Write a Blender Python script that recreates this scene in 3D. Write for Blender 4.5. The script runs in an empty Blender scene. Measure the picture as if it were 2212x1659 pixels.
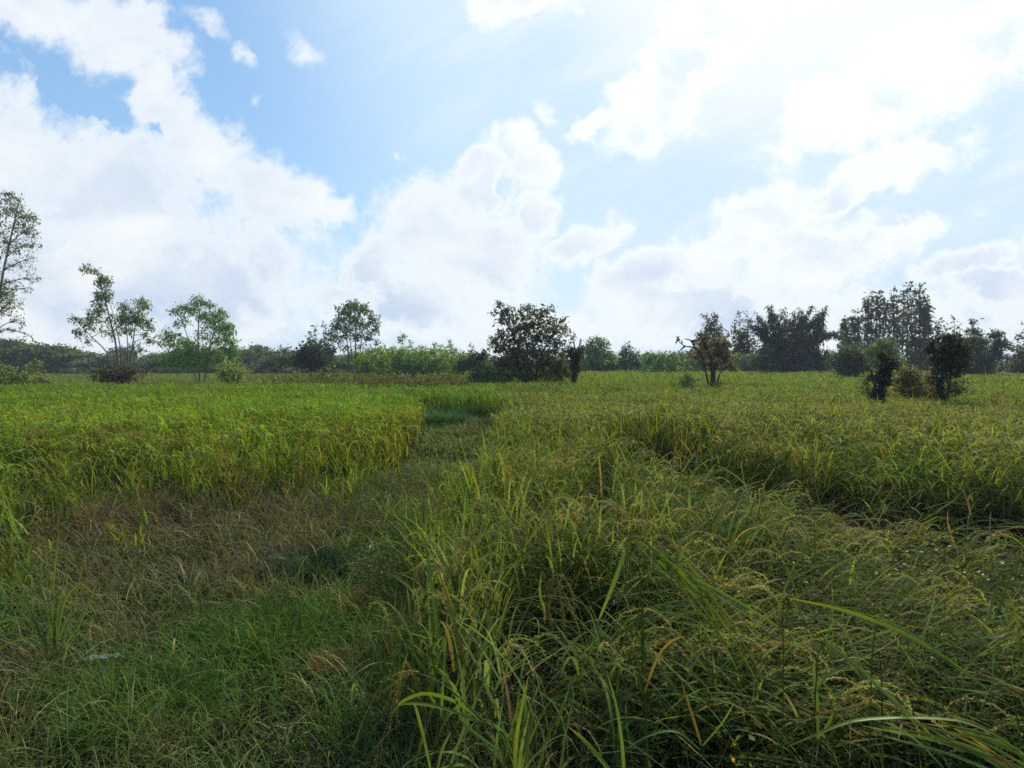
import bpy, math, random
import numpy as np
R = math.radians
rng = np.random.default_rng(7)
random.seed(7)
sc = bpy.context.scene
COL = sc.collection

# ------------------------------------------------------------------ camera
K = 1105.8            # reading scale: the photo measured 2212 wide, focal length 1105.8, horizon on row 782
CX, CY, EYE = 1106.0, 782.0, 1.75
cam = bpy.data.cameras.new('camera'); cam.lens = 18.0; cam.sensor_width = 36.0
cam.shift_y = -0.0215; cam.clip_start = 0.05; cam.clip_end = 3000
camo = bpy.data.objects.new('camera', cam); COL.objects.link(camo)
camo.location = (0, 0, EYE); camo.rotation_euler = (R(90), 0, 0)
sc.camera = camo

# ------------------------------------------------------------------ exposure / engine
sc.render.engine = 'CYCLES'
sc.view_settings.view_transform = 'Standard'; sc.view_settings.look = 'None'
sc.view_settings.exposure = 0.2; sc.view_settings.gamma = 1.0; sc.view_settings.use_curve_mapping = False
cy = sc.cycles
cy.max_bounces = 5; cy.diffuse_bounces = 3; cy.glossy_bounces = 1; cy.transmission_bounces = 3
cy.transparent_max_bounces = 4; cy.caustics_reflective = False; cy.caustics_refractive = False
cy.use_adaptive_sampling = True; cy.adaptive_threshold = 0.015
cy.use_denoising = False
cy.pixel_filter_type = 'BLACKMAN_HARRIS'; cy.filter_width = 1.6

# ------------------------------------------------------------------ sun
SUN_AZ, SUN_EL = 33.0, 42.0        # degrees to the right of the view, degrees up
sd = (math.sin(R(SUN_AZ))*math.cos(R(SUN_EL)), math.cos(R(SUN_AZ))*math.cos(R(SUN_EL)), math.sin(R(SUN_EL)))
sl = bpy.data.lights.new('sun', 'SUN'); sl.energy = 4.2; sl.angle = R(2.5); sl.color = (1.0, 0.95, 0.86)
so = bpy.data.objects.new('sun', sl); COL.objects.link(so)
from mathutils import Vector
so.rotation_euler = Vector(sd).to_track_quat('Z', 'Y').to_euler()

# ------------------------------------------------------------------ sky
W = bpy.data.worlds.new('World'); sc.world = W; W.use_nodes = True
nt = W.node_tree; nt.nodes.clear()
def N(t, **kw):
    n = nt.nodes.new(t)
    for k, v in kw.items(): setattr(n, k, v)
    return n
def setin(n, i, v):
    if hasattr(v, 'is_output'): nt.links.new(v, n.inputs[i])
    elif v is not None: n.inputs[i].default_value = v
def M(op, a, b=None, c=None, clamp=False):
    n = N('ShaderNodeMath', operation=op, use_clamp=clamp)
    setin(n, 0, a); setin(n, 1, b); setin(n, 2, c)
    return n.outputs[0]
def V(op, a, b=None, s=None):
    n = N('ShaderNodeVectorMath', operation=op)
    setin(n, 0, a); setin(n, 1, b)
    if s is not None: setin(n, 3, s)
    return n.outputs['Value'] if op in ('LENGTH', 'DOT_PRODUCT', 'DISTANCE') else n.outputs[0]
def NOISE(vec, scale, detail=5, rough=0.55, dist=0.0, color=False):
    n = N('ShaderNodeTexNoise', noise_dimensions='3D')
    setin(n, 'Vector', vec); n.inputs['Scale'].default_value = scale; n.inputs['Detail'].default_value = detail
    n.inputs['Roughness'].default_value = rough; n.inputs['Distortion'].default_value = dist
    return n.outputs['Color' if color else 0]
def STEP(x, lo, hi):
    n = N('ShaderNodeMapRange', interpolation_type='SMOOTHSTEP')
    setin(n, 0, x); n.inputs[1].default_value = lo; n.inputs[2].default_value = hi
    return n.outputs[0]
def MIX(f, a, b):
    n = N('ShaderNodeMix', data_type='RGBA')
    setin(n, 0, f); setin(n, 6, a); setin(n, 7, b)
    return n.outputs[2]

tc = N('ShaderNodeTexCoord'); D = tc.outputs['Generated']
sep = N('ShaderNodeSeparateXYZ'); nt.links.new(D, sep.inputs[0])
dx, dy, dz = sep.outputs
yy = M('MAXIMUM', dy, 0.12)
comb = N('ShaderNodeCombineXYZ')
nt.links.new(M('DIVIDE', dx, yy), comb.inputs[0]); nt.links.new(M('DIVIDE', dz, yy), comb.inputs[1])
p0 = comb.outputs[0]                     # direction as azimuth / height tangents round the north of the scene
warp = V('SUBTRACT', NOISE(p0, 5.0, 4, 0.6, color=True), (0.5, 0.5, 0.5))
p1 = V('ADD', p0, V('SCALE', warp, s=0.16))
warp2 = V('SUBTRACT', NOISE(p0, 20.0, 3, 0.6, color=True), (0.5, 0.5, 0.5))
p1 = V('ADD', p1, V('SCALE', warp2, s=0.05))
def blob(cx, cy_, rx, ry, a):
    m = N('ShaderNodeMapping', vector_type='TEXTURE')
    nt.links.new(p1, m.inputs[0])
    m.inputs[1].default_value = ((cx-CX)/K, (CY-cy_)/K, 0)
    m.inputs[2].default_value = (0, 0, R(-a))
    m.inputs[3].default_value = (rx/K, ry/K, 1e3)
    return V('LENGTH', m.outputs[0])
CLOUDS = [  # centre, radii, tilt, fullness
 (60,-10,260,75,12,1), (250,70,190,105,38,1), (345,215,120,75,50,1), (445,320,150,95,42,1), (590,420,170,100,38,1), (690,450,85,62,25,1),
 (230,420,330,190,12,1), (10,340,110,210,-8,1), (350,600,440,190,0,1), (60,620,400,240,0,1),
 (900,500,150,120,-38,1), (1040,400,120,85,-38,1), (1150,345,55,85,-20,1), (1020,555,230,120,0,1), (1165,465,55,70,10,1),
 (1255,530,110,52,-18,1), (800,565,85,55,-35,1), (880,650,280,75,0,.9),
 (1445,170,215,95,-40,1), (1550,50,120,100,-40,1), (1275,262,65,38,-20,1), (1390,285,55,60,-70,.9), (1120,5,140,42,0,.7),
 (1900,200,310,115,-30,1), (2130,100,260,120,-20,1),
 (1600,510,190,75,-33,1), (1860,400,290,62,-27,1), (1390,600,190,60,-18,1), (1500,660,340,80,-6,1), (1760,560,220,90,0,.9),
 (1900,540,190,36,-24,1), (2080,580,180,40,-18,1), (2180,620,170,55,0,1), (1750,700,700,85,0,.9), (1150,700,300,60,0,.75),
]
WISPS = [(655,85,62,52,45,.5), (440,55,90,34,35,.42), (525,108,34,26,48,.45), (870,316,24,18,-30,.4), (545,205,24,16,0,.3), (1760,280,130,55,-30,.6), (1100,300,80,40,-20,.5),(1170,240,30,40,-50,.4)]
F = None
for c in CLOUDS:
    f = M('MULTIPLY', M('SUBTRACT', 1.0, blob(*c[:5])), c[5])
    F = f if F is None else M('SMOOTH_MAX', F, f, 0.12)
hole = M('MAXIMUM', M('SUBTRACT', 1.0, blob(175,215,130,38,28)), 0.0)
hole2 = M('MAXIMUM', M('SUBTRACT', 1.0, blob(330,262,34,18,35)), 0.0)
hole3 = M('MAXIMUM', M('SUBTRACT', 1.0, blob(1095,395,26,45,10)), 0.0)
F = M('SUBTRACT', F, M('ADD', M('MULTIPLY', hole, 1.3), M('MULTIPLY', M('ADD', hole2, hole3), 0.6)))
fb = M('SUBTRACT', NOISE(V('MULTIPLY', p0, (1.0, 1.15, 1)), 9.0, 8, 0.62, 0.3), 0.5)
fine = M('SUBTRACT', NOISE(p0, 34.0, 6, 0.62, 0.2), 0.5)
F = M('MULTIPLY_ADD', fb, 1.35, F)
F = M('MULTIPLY_ADD', fine, 0.5, F)
Wp = None
for c in WISPS:
    f = M('MULTIPLY', M('MAXIMUM', M('SUBTRACT', 1.0, blob(*c[:5])), 0.0), c[5])
    Wp = f if Wp is None else M('MAXIMUM', Wp, f)
wsp = M('MULTIPLY', STEP(M('MULTIPLY_ADD', fb, 1.0, M('MULTIPLY', Wp, 1.6)), 0.05, 0.75), STEP(Wp, 0.0, 0.12))
dens = M('ADD', M('MULTIPLY', STEP(F, -0.12, 0.40), 0.72), M('MULTIPLY', STEP(F, 0.1, 0.75), 0.28))
# elsewhere (sides, behind): broken cloud over the rest of the sky
q = N('ShaderNodeCombineXYZ'); zz = M('MAXIMUM', M('ADD', dz, 0.18), 0.1)
nt.links.new(M('DIVIDE', dx, zz), q.inputs[0]); nt.links.new(M('DIVIDE', dy, zz), q.inputs[1])
dens_b = STEP(NOISE(q.outputs[0], 0.9, 6, 0.6), 0.50, 0.72)
front = STEP(dy, 0.25, 0.5)
dens = M('ADD', M('MULTIPLY', dens, front), M('MULTIPLY', dens_b, M('SUBTRACT', 1.0, front)))
wsp = M('MULTIPLY', wsp, front)
# clear sky
sky = N('ShaderNodeTexSky', sky_type='NISHITA', sun_disc=False)
sky.sun_elevation = R(SUN_EL); sky.sun_rotation = R(SUN_AZ); sky.altitude = 100; sky.air_density = 1.0; sky.dust_density = 1.2; sky.ozone_density = 1.5
sund = V('DOT_PRODUCT', D, sd)
glow = M('POWER', M('MAXIMUM', sund, 0.0), 8.0)
SKYG = 1.0
base = V('MULTIPLY', sky.outputs[0], (1.30, 1.85, 2.5))
base = V('DIVIDE', V('SCALE', base, s=1.5), V('ADD', V('SCALE', base, s=0.085), (1.0, 1.0, 1.0)))
base = MIX(M('MULTIPLY', STEP(sund, 0.60, 0.88), 0.95), base, (6.4, 8.2, 9.8, 1))
base = MIX(STEP(sund, 0.895, 0.99), base, (9.6, 9.9, 10.0, 1))
hz = M('POWER', M('SUBTRACT', 1.0, M('MINIMUM', M('MAXIMUM', dz, 0.0), 1.0)), 9.0)
base = MIX(M('MULTIPLY', hz, 0.75, clamp=True), base, (6.6, 7.6, 9.6, 1))
streak = N('ShaderNodeMapping', vector_type='TEXTURE'); nt.links.new(p0, streak.inputs[0]); streak.inputs[2].default_value = (0, 0, R(28)); streak.inputs[3].default_value = (1.0, .22, 1)
veil = M('MULTIPLY', STEP(NOISE(streak.outputs[0], 2.2, 5, .55, .3), .42, .72), STEP(sund, .70, .90))
base = MIX(M('MULTIPLY', veil, .55), base, (9.2, 9.6, 9.8, 1))
# cloud brightness: white at the thin lit edges, cooler and greyer where thick
thick = STEP(F, 0.22, 0.75)
bil = NOISE(V('MULTIPLY', V('ADD', p0, (0.03, -0.05, 0)), (1.0, 1.6, 1.0)), 3.6, 5, 0.52, 0.4)
shade = M('MULTIPLY', thick, STEP(bil, 0.30, 0.66))
low = STEP(dz, 0.22, 0.02)
shade = M('MULTIPLY', shade, M('MULTIPLY_ADD', low, 0.35, 0.75))
lit = V('ADD', (9.2, 9.55, 9.7), V('SCALE', (3.0, 2.8, 2.5), s=glow))
drk = V('ADD', (5.7, 6.95, 8.6), V('SCALE', (2.0, 1.9, 1.6), s=glow))
ccol = MIX(shade, lit, drk)
col = MIX(M('MULTIPLY', wsp, 0.75), base, lit)
col = MIX(dens, col, ccol)
col = V('SCALE', col, s=M('MULTIPLY_ADD', front, 0.24, 0.76))
below = STEP(dz, -0.004, -0.03)
col = MIX(below, col, (0.9, 1.0, 0.6, 1))
bg = N('ShaderNodeBackground'); bg.inputs[1].default_value = 0.092
nt.links.new(col, bg.inputs[0])
out = N('ShaderNodeOutputWorld'); nt.links.new(bg.outputs[0], out.inputs[0])
W.cycles.sampling_method = 'MANUAL'; W.cycles.sample_map_resolution = 1024

# ------------------------------------------------------------------ materials
def leaf_material(name, rough=0.5, trans=0.35, spec=0.3, warm=(1.25, 1.15, 0.45)):
    m = bpy.data.materials.new(name); m.use_nodes = True
    t = m.node_tree; t.nodes.clear()
    a = t.nodes.new('ShaderNodeAttribute'); a.attribute_name = 'tint'
    no = t.nodes.new('ShaderNodeTexNoise'); no.inputs['Scale'].default_value = 6.0; no.inputs['Detail'].default_value = 3
    geo = t.nodes.new('ShaderNodeNewGeometry'); t.links.new(geo.outputs['Position'], no.inputs['Vector'])
    mr = t.nodes.new('ShaderNodeMapRange'); t.links.new(no.outputs[0], mr.inputs[0])
    mr.inputs[1].default_value = 0.3; mr.inputs[2].default_value = 0.7; mr.inputs[3].default_value = 0.8; mr.inputs[4].default_value = 1.2
    mul = t.nodes.new('ShaderNodeVectorMath'); mul.operation = 'SCALE'
    t.links.new(a.outputs['Color'], mul.inputs[0]); t.links.new(mr.outputs[0], mul.inputs[3])
    p = t.nodes.new('ShaderNodeBsdfPrincipled'); t.links.new(mul.outputs[0], p.inputs['Base Color'])
    p.inputs['Roughness'].default_value = rough; p.inputs['Specular IOR Level'].default_value = spec
    tr = t.nodes.new('ShaderNodeBsdfTranslucent')
    w = t.nodes.new('ShaderNodeVectorMath'); w.operation = 'MULTIPLY'; t.links.new(mul.outputs[0], w.inputs[0]); w.inputs[1].default_value = warm
    t.links.new(w.outputs[0], tr.inputs['Color'])
    mx = t.nodes.new('ShaderNodeMixShader'); mx.inputs[0].default_value = trans
    t.links.new(p.outputs[0], mx.inputs[1]); t.links.new(tr.outputs[0], mx.inputs[2])
    o = t.nodes.new('ShaderNodeOutputMaterial'); t.links.new(mx.outputs[0], o.inputs[0])
    return m

def noise_material(name, c1, c2, scale, rough=0.9, bump=0.3, stretch=(1, 1, 1)):
    m = bpy.data.materials.new(name); m.use_nodes = True
    t = m.node_tree; b = t.nodes['Principled BSDF']
    tcn = t.nodes.new('ShaderNodeTexCoord'); mp = t.nodes.new('ShaderNodeMapping'); mp.inputs[3].default_value = stretch
    t.links.new(tcn.outputs['Object'], mp.inputs[0])
    n = t.nodes.new('ShaderNodeTexNoise'); n.inputs['Scale'].default_value = scale; n.inputs['Detail'].default_value = 8; n.inputs['Roughness'].default_value = 0.65
    t.links.new(mp.outputs[0], n.inputs['Vector'])
    r = t.nodes.new('ShaderNodeValToRGB'); r.color_ramp.elements[0].position = 0.35; r.color_ramp.elements[1].position = 0.68
    r.color_ramp.elements[0].color = (*c1, 1); r.color_ramp.elements[1].color = (*c2, 1)
    t.links.new(n.outputs[0], r.inputs[0]); t.links.new(r.outputs[0], b.inputs['Base Color'])
    b.inputs['Roughness'].default_value = rough; b.inputs['Specular IOR Level'].default_value = 0.2
    if bump:
        bp = t.nodes.new('ShaderNodeBump'); bp.inputs['Strength'].default_value = bump; bp.inputs['Distance'].default_value = 0.02
        t.links.new(n.outputs[0], bp.inputs['Height']); t.links.new(bp.outputs[0], b.inputs['Normal'])
    return m

MAT_RICE = leaf_material('rice_leaf', 0.7, 0.48, 0.05)
MAT_BLADE = leaf_material('broad_blade', 0.45, 0.42, 0.3)
MAT_GRASS = leaf_material('grass_leaf', 0.65, 0.38, 0.1)
MAT_WEED = leaf_material('weed_leaf', 0.5, 0.35, 0.3)
MAT_LEAF = leaf_material('tree_leaf', 0.6, 0.4, 0.12)
MAT_GRAIN = leaf_material('rice_grain', 0.65, 0.5, 0.15, (1.15, 1.05, 0.6))
MAT_BARK = noise_material('bark', (0.035, 0.028, 0.022), (0.10, 0.085, 0.07), 9, 0.95, 0.6, (1, 1, 0.25))
MAT_PALE_BARK = noise_material('pale_bark', (0.09, 0.08, 0.07), (0.24, 0.22, 0.19), 6, 0.9, 0.4, (1, 1, 0.3))

# ------------------------------------------------------------------ mesh plumbing
def mesh_obj(name, verts, faces_n, mat, tint=None, parent=None, loc=(0, 0, 0), smooth=False):
    """verts (n,3); faces_n = (index array flat, loop counts) ; tint per vertex (n,3)"""
    idx, cnt = faces_n
    me = bpy.data.meshes.new(name)
    me.vertices.add(len(verts)); me.vertices.foreach_set('co', np.ascontiguousarray(verts, np.float32).ravel())
    me.loops.add(len(idx)); me.loops.foreach_set('vertex_index', np.ascontiguousarray(idx, np.int32))
    me.polygons.add(len(cnt))
    st = np.concatenate([[0], np.cumsum(cnt)[:-1]]).astype(np.int32)
    me.polygons.foreach_set('loop_start', st)
    me.update(calc_edges=True)
    if tint is not None:
        a = me.attributes.new('tint', 'FLOAT_COLOR', 'POINT')
        c = np.ones((len(verts), 4), np.float32); c[:, :3] = tint
        a.data.foreach_set('color', c.ravel())
    if smooth: me.polygons.foreach_set('use_smooth', np.ones(len(cnt), bool))
    me.materials.append(mat)
    o = bpy.data.objects.new(name, me); COL.objects.link(o)
    o.parent = parent; o.location = loc
    return o

class Bag:
    """collects quads and tinted vertices"""
    def __init__(s): s.v = []; s.i = []; s.c = []; s.n = 0
    def add(s, v, q, c):
        v = np.asarray(v, float).reshape(-1, 3)
        c = np.broadcast_to(np.asarray(c, float), (len(v), 3)) if np.ndim(c) < 2 else c
        s.v.append(v); s.i.append(np.asarray(q).reshape(-1, 4) + s.n); s.c.append(c); s.n += len(v)
    def build(s, name, mat, parent=None, loc=(0, 0, 0), origin=(0, 0, 0), smooth=False):
        v = np.concatenate(s.v) - np.asarray(origin); q = np.concatenate(s.i); c = np.concatenate(s.c)
        return mesh_obj(name, v, (q.ravel(), np.full(len(q), 4)), mat, c, parent, loc, smooth)

def strip_quads(n, seg):
    """quad indices of n ribbons of seg segments, two vertices per ring"""
    b = (np.arange(n) * (seg + 1) * 2)[:, None, None]
    k = (np.arange(seg) * 2)[None, :, None]
    return (b + k + np.array([0, 1, 3, 2])[None, None, :]).reshape(-1, 4)

def blades(bag, base, az, L, w, e0, bend, seg, col, twist=0.0, tipcol=None, wprof=None, side=None):
    """arching ribbons: start elevation e0, bending down by bend radians over their length"""
    n = len(base)
    t = np.linspace(0, 1, seg + 1)
    tm = (t[1:] + t[:-1]) / 2
    e = e0[:, None] - bend[:, None] * tm[None] ** 1.3
    sdv = (np.zeros(n) if side is None else side)
    a = az[:, None] + sdv[:, None] * tm[None]
    st = (L / seg)[:, None, None] * np.stack([np.cos(e) * np.cos(a), np.cos(e) * np.sin(a), np.sin(e)], -1)
    p = np.concatenate([np.zeros((n, 1, 3)), np.cumsum(st, 1)], 1) + base[:, None, :]
    ta = az + np.pi / 2 + twist * (rng.random(n) - 0.5)
    wz = twist * 0.6 * (rng.random(n) - 0.5)
    wv = np.stack([np.cos(ta), np.sin(ta), wz], -1)
    if wprof is None: wp = np.minimum(1.0, 0.55 + 1.6 * t) * (1 - t ** 2.2) + 0.04
    else: wp = np.interp(t, np.linspace(0, 1, len(wprof)), wprof)
    off = wv[:, None, :] * (w[:, None] * wp[None] / 2)[..., None]
    v = np.stack([p - off, p + off], 2).reshape(-1, 3)
    c = np.repeat(col[:, None, :], seg + 1, 1)
    if tipcol is not None:
        f = (t ** 2)[None, :, None]
        c = c * (1 - f) + tipcol[:, None, :] * f
    c = np.repeat(c[:, :, None, :], 2, 2).reshape(-1, 3)
    bag.add(v, strip_quads(n, seg), c)
    return p

def tube(bag, pts, r, sides=6, col=(0.1, 0.1, 0.1)):
    pts = np.asarray(pts, float); n = len(pts)
    r = np.broadcast_to(np.asarray(r, float), (n,))
    d = np.gradient(pts, axis=0); d /= np.linalg.norm(d, axis=1)[:, None] + 1e-9
    up = np.where(np.abs(d[:, 2:3]) > 0.9, np.array([[1.0, 0, 0]]), np.array([[0, 0, 1.0]]))
    x = np.cross(up, d); x /= np.linalg.norm(x, axis=1)[:, None] + 1e-9
    y = np.cross(d, x)
    a = np.linspace(0, 2*np.pi, sides, endpoint=False)
    v = pts[:, None, :] + r[:, None, None] * (np.cos(a)[None, :, None] * x[:, None, :] + np.sin(a)[None, :, None] * y[:, None, :])
    k = np.arange(sides); k2 = (k + 1) % sides
    q = np.concatenate([np.stack([i*sides + k, i*sides + k2, (i+1)*sides + k2, (i+1)*sides + k], -1) for i in range(n-1)])
    bag.add(v.reshape(-1, 3), q, col)

def smooth_path(pts, n):
    """Catmull-Rom through the points"""
    pts = np.asarray(pts, float)
    if len(pts) == 2: return pts[0] + (pts[1] - pts[0]) * np.linspace(0, 1, n)[:, None]
    P_ = np.concatenate([[2*pts[0] - pts[1]], pts, [2*pts[-1] - pts[-2]]])
    u = np.linspace(0, len(pts) - 1 - 1e-6, n); i = u.astype(int); f = (u - i)[:, None]
    a, b, c, d = P_[i], P_[i+1], P_[i+2], P_[i+3]
    return 0.5 * (2*b + (c - a)*f + (2*a - 5*b + 4*c - d)*f**2 + (3*b - a - 3*c + d)*f**3)

def P(X, Y, d, dd=0.0):
    """the point at depth d that the photo shows at column X, row Y of the 2212-wide reading"""
    return np.array([(X - CX)/K*d, d + dd, EYE + (CY - Y)/K*d])

def vnoise(x, y, s, seed=0):
    """smooth value noise in 0..1"""
    x = np.asarray(x)*s + 31.7*seed; y = np.asarray(y)*s + 17.3*seed
    xi = np.floor(x).astype(int); yi = np.floor(y).astype(int); fx = x - xi; fy = y - yi
    fx = fx*fx*(3 - 2*fx); fy = fy*fy*(3 - 2*fy)
    def h(a, b):
        k = (a*374761393 + b*668265263 + seed*974711) & 0xffffffff
        k = ((k ^ (k >> 13)) * 1274126177) & 0xffffffff
        return ((k ^ (k >> 16)) & 0xffff) / 65535.0
    return (h(xi, yi)*(1-fx) + h(xi+1, yi)*fx)*(1-fy) + (h(xi, yi+1)*(1-fx) + h(xi+1, yi+1)*fx)*fy
def fbm(x, y, s, seed=0, o=3):
    r = 0; a = 0.5; n = 0
    for k in range(o): r = r + a*vnoise(x, y, s*2**k, seed + k); n += a; a *= 0.55
    return r/n
def smooth01(x, a, b):
    t = np.clip((x - a)/(b - a), 0, 1); return t*t*(3 - 2*t)

def tag(o, label=None, cat=None, group=None, kind=None):
    if label: o['label'] = label
    if cat: o['category'] = cat
    if group: o['group'] = group
    if kind: o['kind'] = kind
    return o
def empty(name, loc):
    o = bpy.data.objects.new(name, None); o.empty_display_size = 0.2; COL.objects.link(o); o.location = loc
    return o
def copy_tree(o, loc, rz, s):
    c = o.copy(); COL.objects.link(c); c.location = loc; c.rotation_euler = (0, 0, rz); c.scale = s
    for ch in o.children:
        d = ch.copy(); COL.objects.link(d); d.parent = c
    return c

# ------------------------------------------------------------------ ground
def gz(x, y):
    r = np.hypot(x, y)
    return (fbm(x, y, 0.9, 3) - 0.5) * 0.16 * np.clip(1.2 - r/40, 0, 1) - 0.02
def make_ground():
    rr = np.concatenate([np.linspace(0.0, 12, 61), np.geomspace(12.5, 900, 40)])
    aa = np.linspace(0, 2*np.pi, 145)[:-1]
    v = np.stack([rr[:, None]*np.sin(aa), rr[:, None]*np.cos(aa), np.zeros((len(rr), len(aa)))], -1)
    v[..., 2] = gz(v[..., 0], v[..., 1])
    n = len(aa); k = np.arange(n); k2 = (k+1) % n
    q = np.concatenate([np.stack([i*n + k, (i+1)*n + k, (i+1)*n + k2, i*n + k2], -1) for i in range(len(rr)-1)])
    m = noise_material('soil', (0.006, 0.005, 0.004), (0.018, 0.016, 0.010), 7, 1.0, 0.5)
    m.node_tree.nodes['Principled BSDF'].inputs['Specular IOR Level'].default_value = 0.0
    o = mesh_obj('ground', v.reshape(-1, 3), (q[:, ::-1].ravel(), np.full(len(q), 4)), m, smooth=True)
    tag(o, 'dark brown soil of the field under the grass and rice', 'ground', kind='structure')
make_ground()

# ------------------------------------------------------------------ where the rice stands
def rice_mask(x, y):
    """1 where rice stands, 0 on the grassy strip and in the hollows"""
    n = (fbm(x, y, 1.6, 11) - 0.5)
    yf = np.interp(x, [-12, -7, -4.9, -4.2, -2.9, -2.25, -1.7], [4.8, 5.0, 5.5, 5.9, 6.1, 6.9, 7.4]) + n*3.0
    xl = np.interp(y, [5, 7.5, 10.9, 15.7, 17], [-1.5, -1.7, -2.1, -3.1, -3.1]) + n*0.6
    left = (y > yf - 2.2) & (x < xl)
    xr = np.interp(y, [1, 2.2, 2.9, 3.7, 5.26, 8.9, 15.1, 17], [0.2, 0.0, -.22, -.42, -.6, -.2, -.45, -.5]) + n*0.5
    xr = xr + (.12 + (fbm(x, y, .9, 17) - .5)*.7)*(1 - smooth01(y, 7, 12))
    right = (x > xr - .45*(1 - smooth01(y, 4.5, 7))) & (y > 1.75 + n*0.6)
    far = y > 16.2 + n*1.2
    m = (left | right | far).astype(float)*np.where((x < -1.2) & (y < 16), .06 + .94*smooth01(y - yf, -1.6, 3.0)**1.3, 1.0)
    m = m*np.where((x > -1.2) & (y < 16), .10 + .90*smooth01(x - xr, -.5, .45), 1.0)
    m = m*np.where((x > 2) & ((np.abs(y - 33 - n*2 + .03*x) < .8) | (np.abs(y - 44 - n*2) < 1.0)), .15, 1.0)
    def hole(cx, cy_, rx, ry, a=0.0, k=1.0):
        c, s = math.cos(a), math.sin(a)
        u = ((x-cx)*c + (y-cy_)*s)/rx; w = (-(x-cx)*s + (y-cy_)*c)/ry
        return k*(1 - smooth01(np.hypot(u, w) + n*0.7, 0.75, 1.1))
    h = np.maximum.reduce([hole(2.15, 7.6, .8, 2.0), hole(3.3, 5.6, 1.7, 1.05, -0.45), hole(4.9, 4.5, 1.7, 1.15, -0.45), hole(.95, 5.6, .3, .6),
                           hole(1.5, 3.2, .34, .5), hole(1.6, 6.4, .7, .4, -0.3), hole(2.5, 5.5, .4, .4), hole(.75, 4.6, .3, .4), hole(.35, 3.0, .22, .35),
                           hole(2.9, 3.2, 1.0, .95), hole(3.6, 2.4, 1.2, .9), hole(1.1, 1.75, 1.1, .5, 0, .92),
                           hole(-.2, 12.6, .5, .5), hole(.5, 17.2, .9, .35), hole(4.5, 8.3, .8, .3, -.2)])
    return m * (1 - h)
def weed_patch(x, y):
    return np.maximum(1 - smooth01(np.hypot((x-2.8)/1.1, (y-3.0)/0.9), .7, 1.1), 1 - smooth01(np.hypot((x-3.5)/1.1, (y-2.3)/0.9), .7, 1.1))
def lodge(x, y):
    """how far the rice has been blown flat towards the right and the camera"""
    return np.clip((1 - smooth01(np.hypot((x-1.25)/1.1, (y-2.7)/1.1), .5, 1.15)) + 0.0*x
                   + 0.30*smooth01(x, -.4, .6)*(1 - smooth01(y, 5, 9)), 0, 1)
def flat(x, y):
    """where the rice lies low in front of the hollows"""
    e = lambda cx, cy_, rx, ry: 1 - smooth01(np.hypot((x-cx)/rx, (y-cy_)/ry), .6, 1.15)
    return np.maximum.reduce([e(3.3, 4.2, 1.9, 1.0), e(2.15, 5.7, .75, .9), e(4.6, 3.4, 1.5, .8), e(1.55, 2.5, .45, .5)])
def lerp(a, b, f): return a*(1-f)[:, None] + np.asarray(b)[None]*f[:, None]
def rice_tint(x, y):
    n = fbm(x, y, 0.30, 21, 4); n2 = fbm(x, y, 1.7, 25)
    c = np.tile(np.array([[0.120, 0.228, 0.018]]), (len(x), 1))
    c = lerp(c, (0.165, 0.250, 0.018), smooth01(n, .4, .65)*0.9)
    right = smooth01(x, -1.1, 0.1)
    c = lerp(c, (0.125, 0.185, 0.046), right*(0.5 + 0.5*smooth01(n2, .35, .6)))
    c = lerp(c, (0.160, 0.250, 0.024), smooth01(y, 15, 26)*smooth01(x, 1, 6))
    n3 = fbm(x, y*.6, 0.16, 29, 4)
    c = lerp(c, (0.085, 0.165, 0.020), right*smooth01(n3, .52, .66)*.8)
    c = lerp(c, (0.160, 0.170, 0.045), right*smooth01(n3, .48, .34)*.5*(1 - smooth01(y, 14, 22)))
    edge = np.exp(-((x+2.0)/0.55)**2)*smooth01(y, 6.5, 8)*(1-smooth01(y, 12, 15))
    c = lerp(c, (0.185, 0.20, 0.016), edge*.7)
    yf = np.interp(x, [-12, -7, -4.9, -4.2, -2.9, -2.25, -1.7], [4.8, 5.0, 5.5, 5.9, 6.1, 6.9, 7.4])
    mg = (1 - smooth01(y - yf, .2, 3.4))*(x < -1.5)
    c = lerp(c, (0.135, 0.185, 0.034), mg*.6)
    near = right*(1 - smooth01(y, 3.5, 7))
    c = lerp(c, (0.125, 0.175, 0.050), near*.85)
    br = smooth01(n2, .58, .72)*(1-smooth01(y, 8, 12))*(x < -1)
    c = lerp(c, (0.120, 0.085, 0.028), br*0.7)
    dg = np.exp(-(((x+1.8)/2.2)**2 + ((y-17)/1.8)**2))
    c = lerp(c, (0.050, 0.120, 0.022), dg*0.5)
    return c
def sector(r0, r1, dens, amax=54, r_in=None):
    n = int(dens * R(2*amax)/2 * (r1*r1 - r0*r0))
    r = np.sqrt(rng.random(n)*(r1*r1 - r0*r0) + r0*r0); a = (rng.random(n)*2 - 1)*R(amax)
    return r*np.sin(a), r*np.cos(a)
def jitter(c, s=0.22, hue=0.10):
    n = len(c)
    k = np.exp(rng.normal(0, s, n))[:, None]
    h = 1 + rng.normal(0, hue, (n, 3))*np.array([1.0, 0.5, 1.0])
    return np.clip(c*k*h, 0.004, 0.5)

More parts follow.
